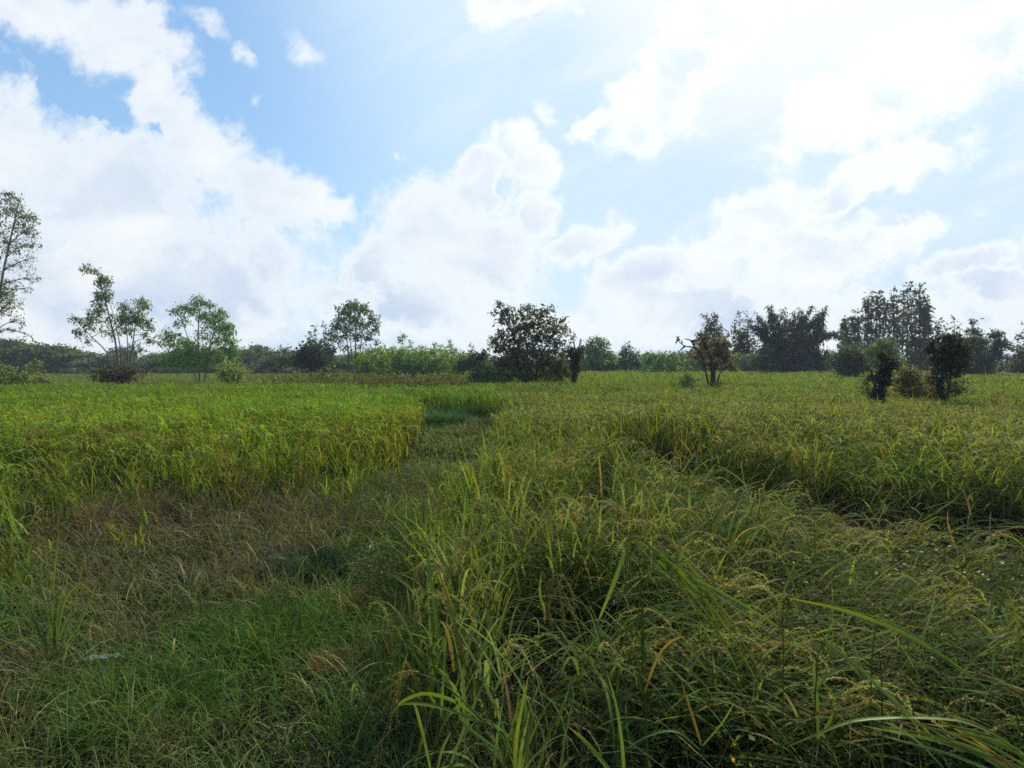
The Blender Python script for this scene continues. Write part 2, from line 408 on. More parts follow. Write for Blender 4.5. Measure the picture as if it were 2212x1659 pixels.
def add_grains(bag, p, per, ln, wd, col):
    """small grains set along each panicle path p (n, seg+1, 3)"""
    n, s1, _ = p.shape
    t = rng.random((n, per))*(s1-1.001)*0.97 + 0.03; i = t.astype(int); f = (t - i)[..., None]
    a = np.take_along_axis(p, i[..., None].repeat(3, -1), 1); b = np.take_along_axis(p, (i+1)[..., None].repeat(3, -1), 1)
    d = b - a; d /= np.linalg.norm(d, axis=-1, keepdims=True) + 1e-9
    o = a + (b-a)*f + rng.normal(0, wd*1.1, a.shape)*(1 - .5*(t/(s1-1))[..., None])
    d = d + rng.normal(0, 0.35, d.shape); d /= np.linalg.norm(d, axis=-1, keepdims=True)
    o = o.reshape(-1, 3); d = d.reshape(-1, 3)
    r = rng.normal(0, 1, d.shape); x = np.cross(d, r); x /= np.linalg.norm(x, axis=1)[:, None]; z = np.cross(d, x)
    L_ = ln*(0.8 + 0.4*rng.random((len(o), 1)))
    for s in (x, z):
        v = np.stack([o - d*L_/2, o + s*wd/2, o + d*L_/2, o - s*wd/2], 1)
        c = jitter(np.repeat(col, per, 0), .18, .06)
        bag.add(v.reshape(-1, 3), np.arange(len(o)*4).reshape(-1, 4), np.repeat(c, 4, 0))

def rice_tier(bag, gbag, r0, r1, dens, nl, seg, ws, npan, pseg, grains=0, lscale=1.0):
    x, y = sector(r0, r1, dens)
    keep = rng.random(len(x)) < rice_mask(x, y); x = x[keep]; y = y[keep]
    keep = (y > 1.2) & (y < 56) & ~((y > 22.5) & (x < -2.2)); x = x[keep]; y = y[keep]
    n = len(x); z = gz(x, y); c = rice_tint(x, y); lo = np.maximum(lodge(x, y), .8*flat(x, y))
    hs = (0.80 + 0.42*fbm(x, y, 0.55, 31, 3)) * (1 - 0.25*lo)
    yf = np.interp(x, [-12, -7, -4.9, -4.2, -2.9, -2.25, -1.7], [4.8, 5.0, 5.5, 5.9, 6.1, 6.9, 7.4])
    hs = hs*np.where(x < -1.5, 0.45 + 0.55*smooth01(y - yf, -1.8, 3.6), 1.0)
    th = 6.28*1.6*fbm(x, y, .55, 91, 2); am = .26*smooth01(x, -.6, .6)*(1 - smooth01(y, 8, 15))*smooth01(fbm(x, y, .8, 95, 2), .3, .6)
    am = am*rice_mask(x, y); wx, wy = am*np.cos(th), am*np.sin(th)
    sl_ = -.22*np.exp(-((x - .05)/.45)**2)*(1 - smooth01(y, 5, 9))
    hs = hs*(1 - .3*np.exp(-((x + .55)/.35)**2)*(1 - smooth01(y, 8, 12)))
    hs = hs*(1 - .48*flat(x, y))
    lax = lo*0.36 + sl_ + wx + rng.normal(0, .06, n); lay = -lo*0.16 + wy + rng.normal(0, .06, n)
    j = np.repeat(np.arange(n), nl); m = len(j)
    hz_ = rng.random(m)**0.8*0.58*hs[j]
    sp = rng.normal(0, 0.05, (m, 2))*(1 + 0.35*ws)
    base = np.stack([x[j] + sp[:, 0] + lax[j]*hz_*1.2, y[j] + sp[:, 1] + lay[j]*hz_*1.2, z[j] + hz_], 1)
    az = rng.random(m)*2*np.pi
    ax = np.cos(az) + lo[j]*0.75 + 3*wx[j]; ay = np.sin(az) - lo[j]*0.3 + 3*wy[j]; az = np.arctan2(ay, ax)
    L = (0.26 + 0.26*rng.random(m))*lscale*hs[j]
    e0 = R(84) - np.abs(rng.normal(0, .30, m)) - lo[j]*0.45
    bend = 0.25 + 1.9*rng.random(m)**2.0
    c = jitter(c, .13, .07)
    cc = jitter(c[j], .22/ws**.5, .10/ws**.5)
    old = rng.random(m) < 0.09
    cc[old] = jitter(np.tile(np.array([[0.19, 0.145, 0.05]]), (old.sum(), 1)), .2, .1)
    tip = cc*np.array([[1.25, 1.12, 1.0]])
    blades(bag, base, az, L, (0.008 + 0.005*rng.random(m))*ws, e0, bend, seg, cc, 1.2, tip)
    # stalks
    k = np.repeat(np.arange(n), max(1, nl//5)); m = len(k)
    sp = rng.normal(0, 0.05, (m, 2))
    base = np.stack([x[k] + sp[:, 0], y[k] + sp[:, 1], z[k]], 1)
    az = np.arctan2(lay[k] + rng.normal(0, .1, m), lax[k] + rng.normal(0, .1, m))
    blades(bag, base, az, (0.5 + 0.2*rng.random(m))*hs[k], np.full(m, 0.004)*ws, R(86) - np.abs(rng.normal(0, .1, m)) - lo[k]*.3, 0.3 + .5*lo[k], max(2, seg-2), jitter(c[k]*.95, .2), 0.5)
    if npan:
        k = np.repeat(np.arange(n), npan); k = k[rng.random(len(k)) < 0.85]; m = len(k)
        hz_ = (0.60 + 0.16*rng.random(m))*hs[k]
        base = np.stack([x[k] + rng.normal(0, .06, m) + lax[k]*hz_*1.2, y[k] + rng.normal(0, .06, m) + lay[k]*hz_*1.2, z[k] + hz_], 1)
        az = rng.random(m)*2*np.pi; az = np.arctan2(np.sin(az) - lo[k]*0.6, np.cos(az) + 0.35 + lo[k]*1.2)
        yel = lerp(c[k]*(1.35 if r0 < 12 else 1.1) + 0.012, ((.46, .40, .15) if grains else (.235, .245, .075) if r0 < 12 else (.175, .230, .045)), np.clip(smooth01(x[k], -1.0, 1.0)*0.75 + rng.normal(0, .18, m) + 0.2, 0, 1))
        yel = jitter(yel, .15, .06)
        p = blades(bag, base, az, 0.23 + 0.11*rng.random(m), (0.0035 if grains else 0.010)*ws*np.ones(m), R(70) - np.abs(rng.normal(0, .25, m)), 1.9 + 0.9*rng.random(m), pseg, yel, 1.5,
                   wprof=None if grains else [0.15, .7, 1.0, .95, .3])
        if grains: add_grains(gbag, p, grains, 0.0115, 0.0046, yel)

rb, gb = Bag(), Bag()
rice_tier(rb, gb, 1.5, 4.2, 28, 27, 6, 1.4, 3, 7, 84, 1.15)
rice_tier(rb, gb, 4.2, 8.0, 28, 19, 4, 1.7, 3, 6, 50, 1.15)
rice_tier(rb, gb, 8.0, 16.0, 24, 11, 3, 2.0, 5, 5)
rice_tier(rb, gb, 16.0, 30.0, 18, 7, 2, 3.0, 3, 3)
rice_tier(rb, gb, 30.0, 68.0, 7, 6, 2, 6.5, 2, 3)
def tangle(bag, r0, r1, dens, seg, w):
    x, y = sector(r0, r1, dens); k = (x > np.interp(y, [1, 2.2, 2.9, 3.7, 5.26, 9], [.25, .1, -.1, -.3, -.45, -.1])) & (y > 1.5); x = x[k]; y = y[k]; n = len(x)
    m = rice_mask(x, y); h = (.06 + .50*m)*rng.random(n)
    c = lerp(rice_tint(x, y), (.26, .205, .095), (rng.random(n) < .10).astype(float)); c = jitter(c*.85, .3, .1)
    az = np.where(rng.random(n) < .5, rng.random(n)*6.28, rng.normal(-.45, .5, n))
    k = rng.random(n) < .02 + .98*m**1.5; x, y, h, c, az = x[k], y[k], h[k], c[k], az[k]; n = len(x)
    blades(bag, np.stack([x, y, gz(x, y) + h], 1), az, .25 + .35*rng.random(n), w*(.6 + .8*rng.random(n)), rng.normal(.45, .4, n), .2 + 1.2*rng.random(n), seg, c, 2.0, side=rng.normal(0, .5, n))
tangle(rb, 1.6, 4.2, 900, 4, .008)
tangle(rb, 4.2, 8.5, 420, 3, .012)
tag(rb.build('rice_crop', MAT_RICE), 'green to yellow rice crop covering the field up to the far trees', 'rice crop', kind='stuff')
tag(gb.build('rice_ears', MAT_GRAIN), 'pale drooping ears of grain over the nearer rice crop', 'rice ears', kind='stuff')

# ------------------------------------------------------------------ low grass of the strip and the near ground
def grass_tint(x, y):
    n = fbm(x, y, 0.75, 41, 4); n2 = fbm(x, y, 2.3, 45)
    c = np.tile(np.array([[0.098, 0.140, 0.046]]), (len(x), 1))
    c = lerp(c, (0.098, 0.180, 0.036), smooth01(n, .46, .62))
    dry = smooth01(n2, .47, .62)
    c = lerp(c, (0.155, 0.118, 0.070), dry*0.55)
    b = np.maximum(np.exp(-(((x+3.6)/1.5)**2 + ((y-5.2)/.9)**2)), 0.9*np.exp(-(((x+2.3)/.9)**2 + ((y-4.4)/.7)**2)))
    c = lerp(c, (0.150, 0.116, 0.070), np.clip(b*1.1, 0, 1)*0.6)
    g = np.maximum.reduce([np.exp(-(((x+1.45)/.75)**2 + ((y-3.2)/.45)**2)), np.exp(-(((x+1.75)/.5)**2 + ((y-2.65)/.3)**2)), np.exp(-(((x+.9)/.35)**2 + ((y-3.6)/.3)**2))])
    c = lerp(c, (0.080, 0.165, 0.026), np.clip(g*1.3, 0, 1)*0.7)
    pb = np.exp(-(((x+1.5)/.55)**2 + ((y-9)/2.2)**2))
    c = lerp(c, (0.130, 0.105, 0.045), pb*0.2)
    c = lerp(c, (0.120, 0.190, 0.042), np.clip(np.exp(-(((x+1.2)/.9)**2 + ((y-10)/4.0)**2))*1.2, 0, 1)*.7)
    return c
def grass_tier(bag, r0, r1, dens, seg, w, L0, L1):
    x, y = sector(r0, r1, dens)
    m = rice_mask(x, y); clump = smooth01(fbm(x, y, 3.2, 51), .22, .55)
    keep = rng.random(len(x)) < np.where((m > .5) | (x > 6) | (x > np.maximum(.15, .35 - .1*y)), .10, 1.0)*(0.35 + .65*clump); x = x[keep]; y = y[keep]
    keep = y > 0.9; x = x[keep]; y = y[keep]
    n = len(x); c = jitter(grass_tint(x, y), .26, .12)
    dead = rng.random(n) < 0.05
    c[dead] = jitter(np.tile(np.array([[0.38, 0.31, 0.19]]), (dead.sum(), 1)), .25, .08)
    tall = (0.55 + 0.9*fbm(x, y, 1.3, 61))*(1 + .9*np.exp(-(((x+3.9)/2.3)**2 + ((y-6.2)/1.2)**2)))
    L = (L0 + (L1-L0)*rng.random(n)**1.6)*tall
    flat = rng.random(n)
    blades(bag, np.stack([x, y, gz(x, y)], 1), rng.random(n)*2*np.pi, L, w*(0.7+.7*rng.random(n)), R(82) - flat**1.3*1.05, 0.3 + 1.6*rng.random(n), seg, c, 2.0, c*np.array([[1.2, 1.12, 1.0]]), side=rng.normal(0, .5, n))
gr = Bag()
def rough(bag):
    x, y = sector(22.5, 95, 13)
    k = (y > 22.5) & (x < -2.0); x = x[k]; y = y[k]; n = len(x)
    c = jitter(lerp(np.tile(np.array([[.150, .180, .045]]), (n, 1)), (.17, .22, .040), smooth01(fbm(x, y, .25, 77), .4, .6)), .22, .1)
    for q in range(5):
        b = np.stack([x + rng.normal(0, .15, n), y + rng.normal(0, .15, n), gz(x, y)], 1)
        blades(bag, b, rng.random(n)*6.28, .2 + .35*rng.random(n), np.full(n, .05)*(y/35), R(80) - .5*rng.random(n), .5 + rng.random(n), 2, c, 1.5)
rough(gr)
grass_tier(gr, 1.0, 4.2, 3800, 4, .0040, .08, .34)
grass_tier(gr, 4.2, 8.5, 1700, 3, .0062, .09, .32)
grass_tier(gr, 8.5, 18., 420, 2, .013, .10, .30)
tag(gr.build('grass', MAT_GRASS), 'low mixed green and brown grass of the strip between the rice', 'grass', kind='stuff')

# ------------------------------------------------------------------ small-leaved weeds among the flattened rice and in the strip
def weeds(bag, n, cx, cy_, rx, ry, h0, h1, leaf, col, stemcol, per=26):
    a = rng.random(n)*2*np.pi; r = np.sqrt(rng.random(n))
    x = cx + rx*r*np.cos(a); y = cy_ + ry*r*np.sin(a); h = h0 + (h1-h0)*rng.random(n)
    az = rng.random(n)*2*np.pi
    base = np.stack([x, y, gz(x, y)], 1)
    p = blades(bag, base, az, h, np.full(n, .003), R(85) - .5*rng.random(n), .2 + .8*rng.random(n), 4, jitter(np.tile(np.array([stemcol]), (n, 1))), .5)
    t = rng.random((n, per))*3.6 + .39; i = t.astype(int); f = (t-i)[..., None]
    o = np.take_along_axis(p, i[..., None].repeat(3, -1), 1)*(1-f) + np.take_along_axis(p, (i+1)[..., None].repeat(3, -1), 1)*f
    o = (o + rng.normal(0, .035, o.shape)).reshape(-1, 3)
    leafquads(bag, o, leaf, 0.45, jitter(np.tile(np.array([col]), (len(o), 1)), .28, .12), 0.0)
def leafquads(bag, o, size, asp, c, droop=0.0, size_var=0.35):
    n = len(o)
    d = rng.normal(0, 1, (n, 3)); d[:, 2] -= droop*1.6; d /= np.linalg.norm(d, axis=1)[:, None]
    r = rng.normal(0, 1, (n, 3)); x = np.cross(d, r); x /= np.linalg.norm(x, axis=1)[:, None] + 1e-9
    L_ = size*np.exp(rng.normal(0, size_var, (n, 1))); w = L_*asp
    nn = np.cross(d, x)
    v = np.stack([o, o + d*L_*.5 + x*w/2 + nn*L_*.06, o + d*L_, o + d*L_*.5 - x*w/2 + nn*L_*.06], 1)
    bag.add(v.reshape(-1, 3), np.arange(n*4).reshape(-1, 4), np.repeat(c, 4, 0))
wd = Bag()
weeds(wd, 1700, 2.75, 2.95, 1.15, .95, .18, .55, .026, (.105, .130, .042), (.12, .06, .035))
weeds(wd, 900, 3.5, 2.2, 1.3, .95, .18, .48, .024, (.105, .120, .042), (.13, .065, .04))
weeds(wd, 420, 1.2, 1.75, 1.2, .4, .08, .25, .022, (.050, .070, .024), (.08, .05, .03))
weeds(wd, 380, -.75, 4.3, .55, .7, .10, .28, .020, (.050, .072, .026), (.08, .05, .03))
weeds(wd, 300, -1.5, 7.2, .8, .7, .06, .18, .022, (.075, .070, .026), (.10, .06, .03))
weeds(wd, 400, -.3, 2.4, .9, .5, .06, .16, .018, (.052, .060, .026), (.08, .05, .03))
tag(wd.build('weeds', MAT_WEED), 'low small-leaved weeds between the flattened rice and along the strip', 'weeds', kind='stuff')

# ------------------------------------------------------------------ trees and bushes
def tree(name, label, d, base, stems=(), clumps=(), plumes=(), leaf=5.0, asp=0.5, col=(.04, .065, .025), droop=0.3, cl=5.0, bark=None,
         r0=0.10, cat='tree', group=None, hue=None, twig=True, part='crown', limbs=True, minor=None, thin=1.0):
    """stems: polylines of (X, Y[, depth offset]); clumps: (X, Y, rx, ry, fullness); plumes: (polyline, half width at foot, at tip, fullness)"""
    bx = (base[0]-CX)/K*d
    root = empty(name, (bx, d, gz(np.array([bx]), np.array([d]))[0]))
    tag(root, label, cat, group)
    org = np.array(root.location)
    px = d/K
    tb, cb = Bag(), Bag()
    sp = []
    for s in stems:
        pts = np.array([P(q[0], q[1], d, (q[2] if len(q) > 2 else 0)*px) for q in s])
        if s[0][1] > 783: pts[0][2] = min(pts[0][2], org[2]-.05)
        path = smooth_path(pts, 12); sp.append(path)
        tube(tb, path, r0*np.linspace(1.0, .28, 12)*(1 if len(sp) == 1 else (.75 if minor is None else minor)), 7)
    if not sp:
        pts = np.array([[bx, d, org[2]-.05], P(base[0], min(base[1], 800)-12, d)]); pts[1][0] = bx
        path = smooth_path(pts, 6); sp.append(path); tube(tb, path, r0*np.linspace(1, .6, 6), 6)
    allp = np.concatenate(sp)
    O, C = [], []
    ls = leaf*px
    def scatter(c, rx, ry, full, rd=None):
        area = math.pi*rx*ry
        n = max(3, int(1.25*thin*full*area/(leaf*leaf*asp*.55)/7))
        u = rng.normal(0, 1, (n, 3)); u /= np.linalg.norm(u, axis=1)[:, None]
        u *= (rng.random(n)**0.42)[:, None]
        u *= (1 + .22*np.sin(3*u[:, 0:1]*4 + 7*u[:, 2:3]))
        ctr = c + u*np.array([rx, rx if rd is None else rd, ry])*px
        o = (ctr[:, None, :] + rng.normal(0, cl*px*.55, (n, 7, 3))).reshape(-1, 3)
        k = np.repeat(np.exp(rng.normal(0, .20, n)), 7)[:, None]
        O.append(o); C.append(np.array([col])*3.0*k)
        return ctr
    for q in clumps:
        X, Y, rx, ry, full = q[:5]
        dd = (q[5] if len(q) > 5 else rng.normal(0, .35)*rx)*px
        c = P(X, Y, d, dd)
        ctr = scatter(c, rx, ry, full)
        if limbs:
            lowr = allp[allp[:, 2] < c[2] + .02]
            cand = lowr if len(lowr) else allp
            a = cand[np.argmin(np.linalg.norm(cand - c, axis=1) + np.maximum(0, c[2]-cand[:, 2])*.25)]
            mid = (a + c)/2 + np.array([0, 0, .12*np.linalg.norm(c-a)]) + rng.normal(0, .05, 3)*np.linalg.norm(c-a)
            lp = smooth_path([a, mid, c], 7); tube(tb, lp, r0*np.linspace(.38, .14, 7), 5)
            if twig:
                for e in ctr[:: max(1, len(ctr)//9)]:
                    tube(tb, smooth_path([lp[4], (lp[5]+e)/2 + rng.normal(0, 1.5*px, 3), e], 4), r0*np.linspace(.14, .05, 4), 4)
    for line, w0, w1, full in plumes:
        pts = np.array([P(q[0], q[1], d, (q[2] if len(q) > 2 else 0)*px) for q in line])
        path = smooth_path(pts, 24)
        if limbs: tube(tb, path, r0*np.linspace(.6, .12, 24), 5)
        ln = np.linalg.norm(np.diff(path, axis=0), axis=1).sum()/px
        steps = max(4, int(ln/max(5, (w0+w1)*.4)))
        for t in np.linspace(0, 1, steps):
            c = path[int(t*23)]; w = w0 + (w1-w0)*t**2.0
            w *= .75 + .5*rng.random()
            a = rng.random()*2*math.pi; off = np.array([math.cos(a), math.sin(a), 0])*w*.45*px*rng.random()
            scatter(c + off, w, max(4, w*.55), full)
    o = np.concatenate(O); c = np.concatenate(C)
    keep = o[:, 2] > org[2] - .02
    o, c = o[keep], c[keep]
    c = jitter(c, .26, .12)
    if hue is not None:
        f = (rng.random(len(c)) < hue[1])[:, None]; c = np.where(f, jitter(np.tile(np.array([hue[0]]), (len(c), 1)), .2, .06), c)
    leafquads(cb, o, ls, asp, c, droop)
    tb.build('trunk', bark or MAT_BARK, root, origin=org, smooth=True)
    cb.build(part, MAT_LEAF, root, origin=org)
    return root

def spire(X, top, bot, hw, full=1.1, lean=0):
    """a tall narrow crown drawn as one plume, leafiest two thirds up"""
    return ([(X-lean, bot), (X-lean*.5, (bot*.55+top*.45)), (X, top)], hw*1.05, hw*.25, full*.95)

EUC = (.040, .062, .030); DARK = (.034, .050, .027); BROWNISH = (.034, .042, .023)
# --- left
tree('tall_tree', 'tall airy tree with drooping sprays, cut by the left edge of the picture', 40, (-30, 800),
     stems=[[(-30, 800), (-8, 690), (5, 600), (22, 520), (42, 432)]],
     clumps=[(42, 432, 22, 16, 1.6), (22, 452, 26, 22, 1.5), (58, 468, 20, 22, 1.3), (66, 500, 15, 18, 1.1), (35, 490, 30, 20, .9), (55, 530, 26, 20, .6), (15, 530, 30, 24, .7),
             (66, 560, 14, 14, .6), (40, 575, 30, 16, .5), (60, 600, 20, 12, .5), (25, 610, 30, 14, .5), (55, 622, 16, 8, .5), (8, 632, 24, 22, 1.7), (28, 650, 16, 16, 1.3), (5, 670, 30, 20, 1.0),
             (35, 690, 16, 12, .7), (20, 710, 26, 10, .6), (62, 722, 9, 6, .7), (-40, 500, 40, 60, .9), (-50, 620, 40, 60, .9), (10, 735, 26, 8, .5)],
     leaf=4.8, asp=.34, col=(.056, .070, .036), droop=.9, r0=.12, thin=.62, bark=MAT_PALE_BARK, hue=((.11, .06, .03), .15))
tree('slender_tree', 'taller leaning grey-green tree of the pair standing over a dark shrub', 26.5, (258, 822),
     stems=[[(258, 822), (255, 770), (238, 690), (222, 630), (205, 578)], [(260, 822), (262, 770), (252, 710), (240, 660)], [(252, 822), (235, 770), (195, 725), (165, 692)]],
     clumps=[(203, 583, 20, 10, 1.3), (212, 604, 14, 16, 1.5), (228, 610, 12, 14, 1.2), (212, 640, 14, 20, 1.2), (234, 640, 14, 26, 1.3), (226, 672, 18, 18, 1.4), (205, 690, 20, 14, 1.1),
             (186, 700, 20, 14, 1.1), (164, 690, 15, 8, 1.2), (175, 718, 14, 14, 1.2), (188, 738, 8, 10, .9), (240, 690, 14, 18, .9), (216, 715, 18, 10, .7), (246, 725, 10, 18, .6)],
     leaf=5.0, asp=.32, col=(.045, .066, .034), droop=.9, r0=.055, bark=MAT_PALE_BARK)
tree('slender_tree', 'shorter round-topped grey-green tree of the pair, right of the taller one', 26, (276, 826),
     stems=[[(276, 826), (283, 780), (290, 720), (297, 680)], [(279, 826), (276, 750), (272, 690)]],
     clumps=[(272, 664, 16, 14, 1.4), (300, 652, 20, 12, 1.3), (318, 662, 12, 16, 1.2), (288, 684, 22, 18, 1.7), (305, 690, 16, 20, 1.6), (322, 700, 9, 22, 1.2), (265, 688, 10, 20, 1.1),
             (280, 712, 16, 14, 1.0), (312, 722, 8, 14, .9), (328, 738, 14, 10, .9), (298, 745, 10, 8, .5), (258, 700, 8, 26, .8)],
     leaf=5.0, asp=.32, col=(.050, .076, .036), droop=.9, r0=.05, bark=MAT_PALE_BARK)
tree('dark_shrub', 'dark leggy shrub at the foot of the pair of slender trees', 25.6, (262, 828), clumps=[(258, 802, 34, 18, 2.4), (240, 812, 22, 14, 2.2), (282, 806, 26, 16, 1.8), (262, 818, 26, 10, 3), (300, 800, 14, 8, .8)],
     leaf=5, col=(.034, .030, .022), r0=.03, cat='shrub')
tree('leafy_tree', 'broad green tree with drooping crown between the slender pair and the weedy bank', 38, (432, 812),
     stems=[[(432, 812), (428, 740), (430, 690), (433, 650)], [(440, 812), (455, 740), (476, 690)], [(426, 812), (408, 740), (392, 690)]],
     clumps=[(432, 650, 15, 13, 2.0), (452, 660, 12, 12, 1.6), (402, 664, 18, 12, 1.6), (384, 674, 14, 10, 1.3), (420, 672, 18, 14, 1.4), (445, 684, 20, 16, 1.9), (478, 680, 16, 16, 2.0), (470, 704, 26, 18, 2.4), (492, 712, 14, 20, 2.0),
             (395, 692, 16, 12, .9), (380, 700, 8, 12, 1.0), (498, 738, 14, 20, 1.5), (465, 735, 22, 18, 1.5), (440, 720, 20, 16, .7), (365, 726, 20, 14, 1.8), (390, 738, 26, 14, 1.7), (354, 742, 16, 10, 1.4),
             (420, 755, 40, 16, 2.2), (470, 765, 44, 16, 2.6), (505, 762, 14, 18, 2), (395, 770, 44, 16, 2.4), (440, 785, 50, 12, 2.6)],
     leaf=4.6, asp=.38, col=(.050, .098, .030), droop=.8, r0=.07, bark=MAT_PALE_BARK)
tree('low_bush', 'low olive-green bush at the left edge of the field', 27, (40, 832), clumps=[(20, 806, 40, 22, 3), (70, 812, 30, 16, 2.5), (-30, 800, 40, 26, 3), (45, 822, 50, 10, 3), (95, 822, 18, 8, 1.5), (75, 790, 20, 12, 1.0)],
     leaf=5.5, col=(.060, .078, .026), r0=.03, cat='bush')
tree('low_bush', 'light olive bush standing alone in front of the broad green tree', 27.5, (505, 826), clumps=[(505, 798, 26, 18, 1.9), (490, 810, 16, 12, 1.8), (522, 808, 18, 14, 1.9), (506, 818, 20, 9, 2.6), (500, 782, 14, 8, .9)],
     leaf=4.5, col=(.080, .105, .030), r0=.025, cat='bush')
tree('dark_bush', 'nearly black round bush in front of the far treeline left of the bright saplings', 44, (672, 800), stems=[[(672, 804), (672, 775)]],
     clumps=[(672, 752, 24, 14, 4), (660, 768, 20, 16, 5), (688, 770, 20, 18, 5), (672, 785, 32, 12, 5), (650, 782, 12, 12, 4)], leaf=5, asp=.6, col=(.016, .022, .016), r0=.1, cat='bush')
tree('round_tree', 'tall round-headed tree on thin trunks above the saplings', 60, (765, 806),
     stems=[[(768, 806), (768, 740), (766, 672)], [(775, 806), (780, 740), (788, 690)], [(755, 806), (750, 740), (738, 690)], [(762, 806), (758, 745), (756, 690)]],
     clumps=[(765, 660, 24, 11, 2.2), (748, 672, 20, 14, 1.9), (785, 668, 20, 12, 2.0), (735, 688, 18, 16, 1.5), (765, 690, 24, 16, 1.7), (800, 688, 16, 18, 1.7), (812, 706, 10, 16, 1.5), (785, 706, 20, 16, 1.5),
             (750, 708, 20, 16, 1.4), (724, 704, 14, 16, 1.2), (768, 726, 22, 14, 1.3), (798, 728, 16, 14, 1.2), (814, 735, 5, 14, 1.0), (738, 728, 18, 14, 1.2), (720, 726, 12, 16, 1.2), (780, 746, 20, 8, .7), (745, 748, 20, 8, .8)],
     leaf=4.6, asp=.5, col=(.034, .058, .024), droop=.5, r0=.11, cl=4)
g = 'narrow trees beside the round-headed tree'
tree('narrow_tree', 'left narrow tree beside the round-headed tree', 60, (680, 806), plumes=[spire(680, 705, 780, 9, 1.8), spire(669, 722, 780, 5, 1.2)], stems=[[(682, 806), (681, 770)]], leaf=4.5, col=EUC, r0=.06, group=g)
tree('narrow_tree', 'narrow leafy tree touching the left side of the round-headed tree', 59, (706, 806), plumes=[spire(702, 700, 785, 11, 2.2), spire(714, 716, 785, 11, 2)], stems=[[(706, 806), (705, 770)]], leaf=4.5, col=(.040, .066, .026), r0=.06, group=g)

# --- the plantation of bright saplings
protos = []
for k in range(5):
    q = tree('sapling', 'bright green leafy sapling in the dense young plantation left of the dark multi-stemmed tree', 48, (900, 803),
         plumes=[([(900, 800), (900 + rng.normal(0, 2), 775), (900 + rng.normal(0, 3), 748)], 11, 6, 2.4)], stems=[[(900, 806), (900, 775)]], leaf=4.8, asp=.6,
         col=[(.060, .102, .022), (.068, .116, .022), (.050, .090, .022), (.072, .120, .026), (.056, .096, .022)][k], droop=.5, r0=.03, cat='young tree', group='bright saplings of the plantation')
    protos.append(q)
xs = np.linspace(775, 998, 42)
for k, X in enumerate(xs):
    d = 46 + rng.random()*6; X = X + rng.normal(0, 3)
    o = protos[k % 5]; loc = ((X-CX)/K*d, d, 0)
    top = np.interp(X, [775, 830, 900, 1000], [762, 752, 752, 758]) + rng.normal(0, 3)
    s = (EYE + (CY-top)/K*d)/(EYE + (CY-745)/K*48)
    if k < 5: o.location = loc; o.scale = (1, 1, s); o.rotation_euler = (0, 0, rng.random()*6)
    else: copy_tree(o, loc, rng.random()*6, (1, 1, s))
g = 'thin trees poking above the plantation'
for X, top, hw, lab in [(868, 724, 8, 'tallest thin tree poking above the bright saplings'), (886, 736, 6, 'small thin tree just right of the tallest one above the saplings'),
                        (939, 741, 6, 'thin tree poking above the middle of the bright saplings'), (974, 738, 8, 'thin tree poking above the right part of the bright saplings'), (1016, 744, 8, 'sparse thin tree behind the dark bush right of the saplings')]:
    tree('thin_tree', lab, 56, (X, 804), plumes=[([(X, 775), (X+1, top+14), (X, top)], hw*.7, hw*.7, 1.3)], stems=[[(X, 804), (X, 770)]], leaf=4.2, col=(.045, .075, .028), r0=.035, group=g)
tree('dark_bush', 'dark bush between the bright saplings and the multi-stemmed tree', 40, (1020, 804), clumps=[(1032, 772, 20, 12, 4), (1012, 782, 22, 12, 4), (1045, 768, 10, 12, 3), (1025, 792, 32, 10, 5), (1000, 790, 14, 10, 3)],
     leaf=5, asp=.6, col=(.026, .038, .024), r0=.06, cat='bush')
# --- centre
tree('multi_stemmed_tree', 'dark multi-stemmed tree with a ragged fan-shaped crown in the middle of the field', 27.5, (1140, 824),
     stems=[[(1140, 826), (1130, 775), (1102, 710), (1080, 662)], [(1142, 826), (1140, 770), (1128, 700)], [(1146, 826), (1152, 770), (1165, 690)], [(1150, 826), (1168, 770), (1205, 705)], [(1136, 826), (1115, 770), (1082, 735)], [(1152, 826), (1180, 785), (1215, 745)]],
     clumps=[(1078, 656, 16, 8, 1.5), (1068, 676, 10, 8, 1.2), (1090, 674, 16, 10, 1.6), (1082, 692, 14, 8, 1.4), (1102, 690, 18, 14, 1.8), (1128, 682, 20, 14, 1.9), (1150, 676, 16, 12, 1.7), (1172, 682, 20, 14, 1.7), (1195, 690, 16, 10, 1.4), (1214, 692, 14, 10, 1.3),
             (1100, 672, 16, 10, 1.6), (1140, 664, 18, 8, 1.5), (1185, 670, 18, 9, 1.5), (1225, 712, 10, 12, 1.3), (1066, 735, 14, 14, 1.5), (1118, 708, 26, 16, 2.2), (1150, 704, 26, 18, 2.2), (1182, 708, 26, 16, 2.0), (1208, 718, 18, 14, 1.7), (1085, 722, 16, 14, 1.5), (1110, 732, 26, 16, 2.2), (1145, 730, 30, 16, 2.4), (1180, 736, 26, 16, 2.0), (1212, 742, 18, 12, 1.7),
             (1080, 750, 22, 16, 2.2), (1110, 760, 30, 18, 3), (1150, 758, 30, 18, 2.6), (1190, 762, 28, 14, 2.0), (1216, 766, 14, 10, 1.6), (1082, 782, 26, 18, 3), (1120, 790, 32, 20, 3.6), (1165, 785, 30, 20, 3), (1200, 790, 26, 16, 2.8), (1140, 810, 60, 12, 3.4)],
     leaf=6.5, asp=.42, col=BROWNISH, droop=.25, r0=.075, hue=((.09, .055, .03), .03))
tree('undergrowth_bush', 'dark green bush spreading from the left foot of the multi-stemmed tree', 26.5, (1050, 828), clumps=[(1050, 806, 34, 14, 3.5), (1085, 808, 34, 16, 3.5), (1022, 812, 18, 10, 3), (1060, 818, 44, 8, 4)], leaf=5, col=(.034, .055, .024), r0=.03, cat='bush')
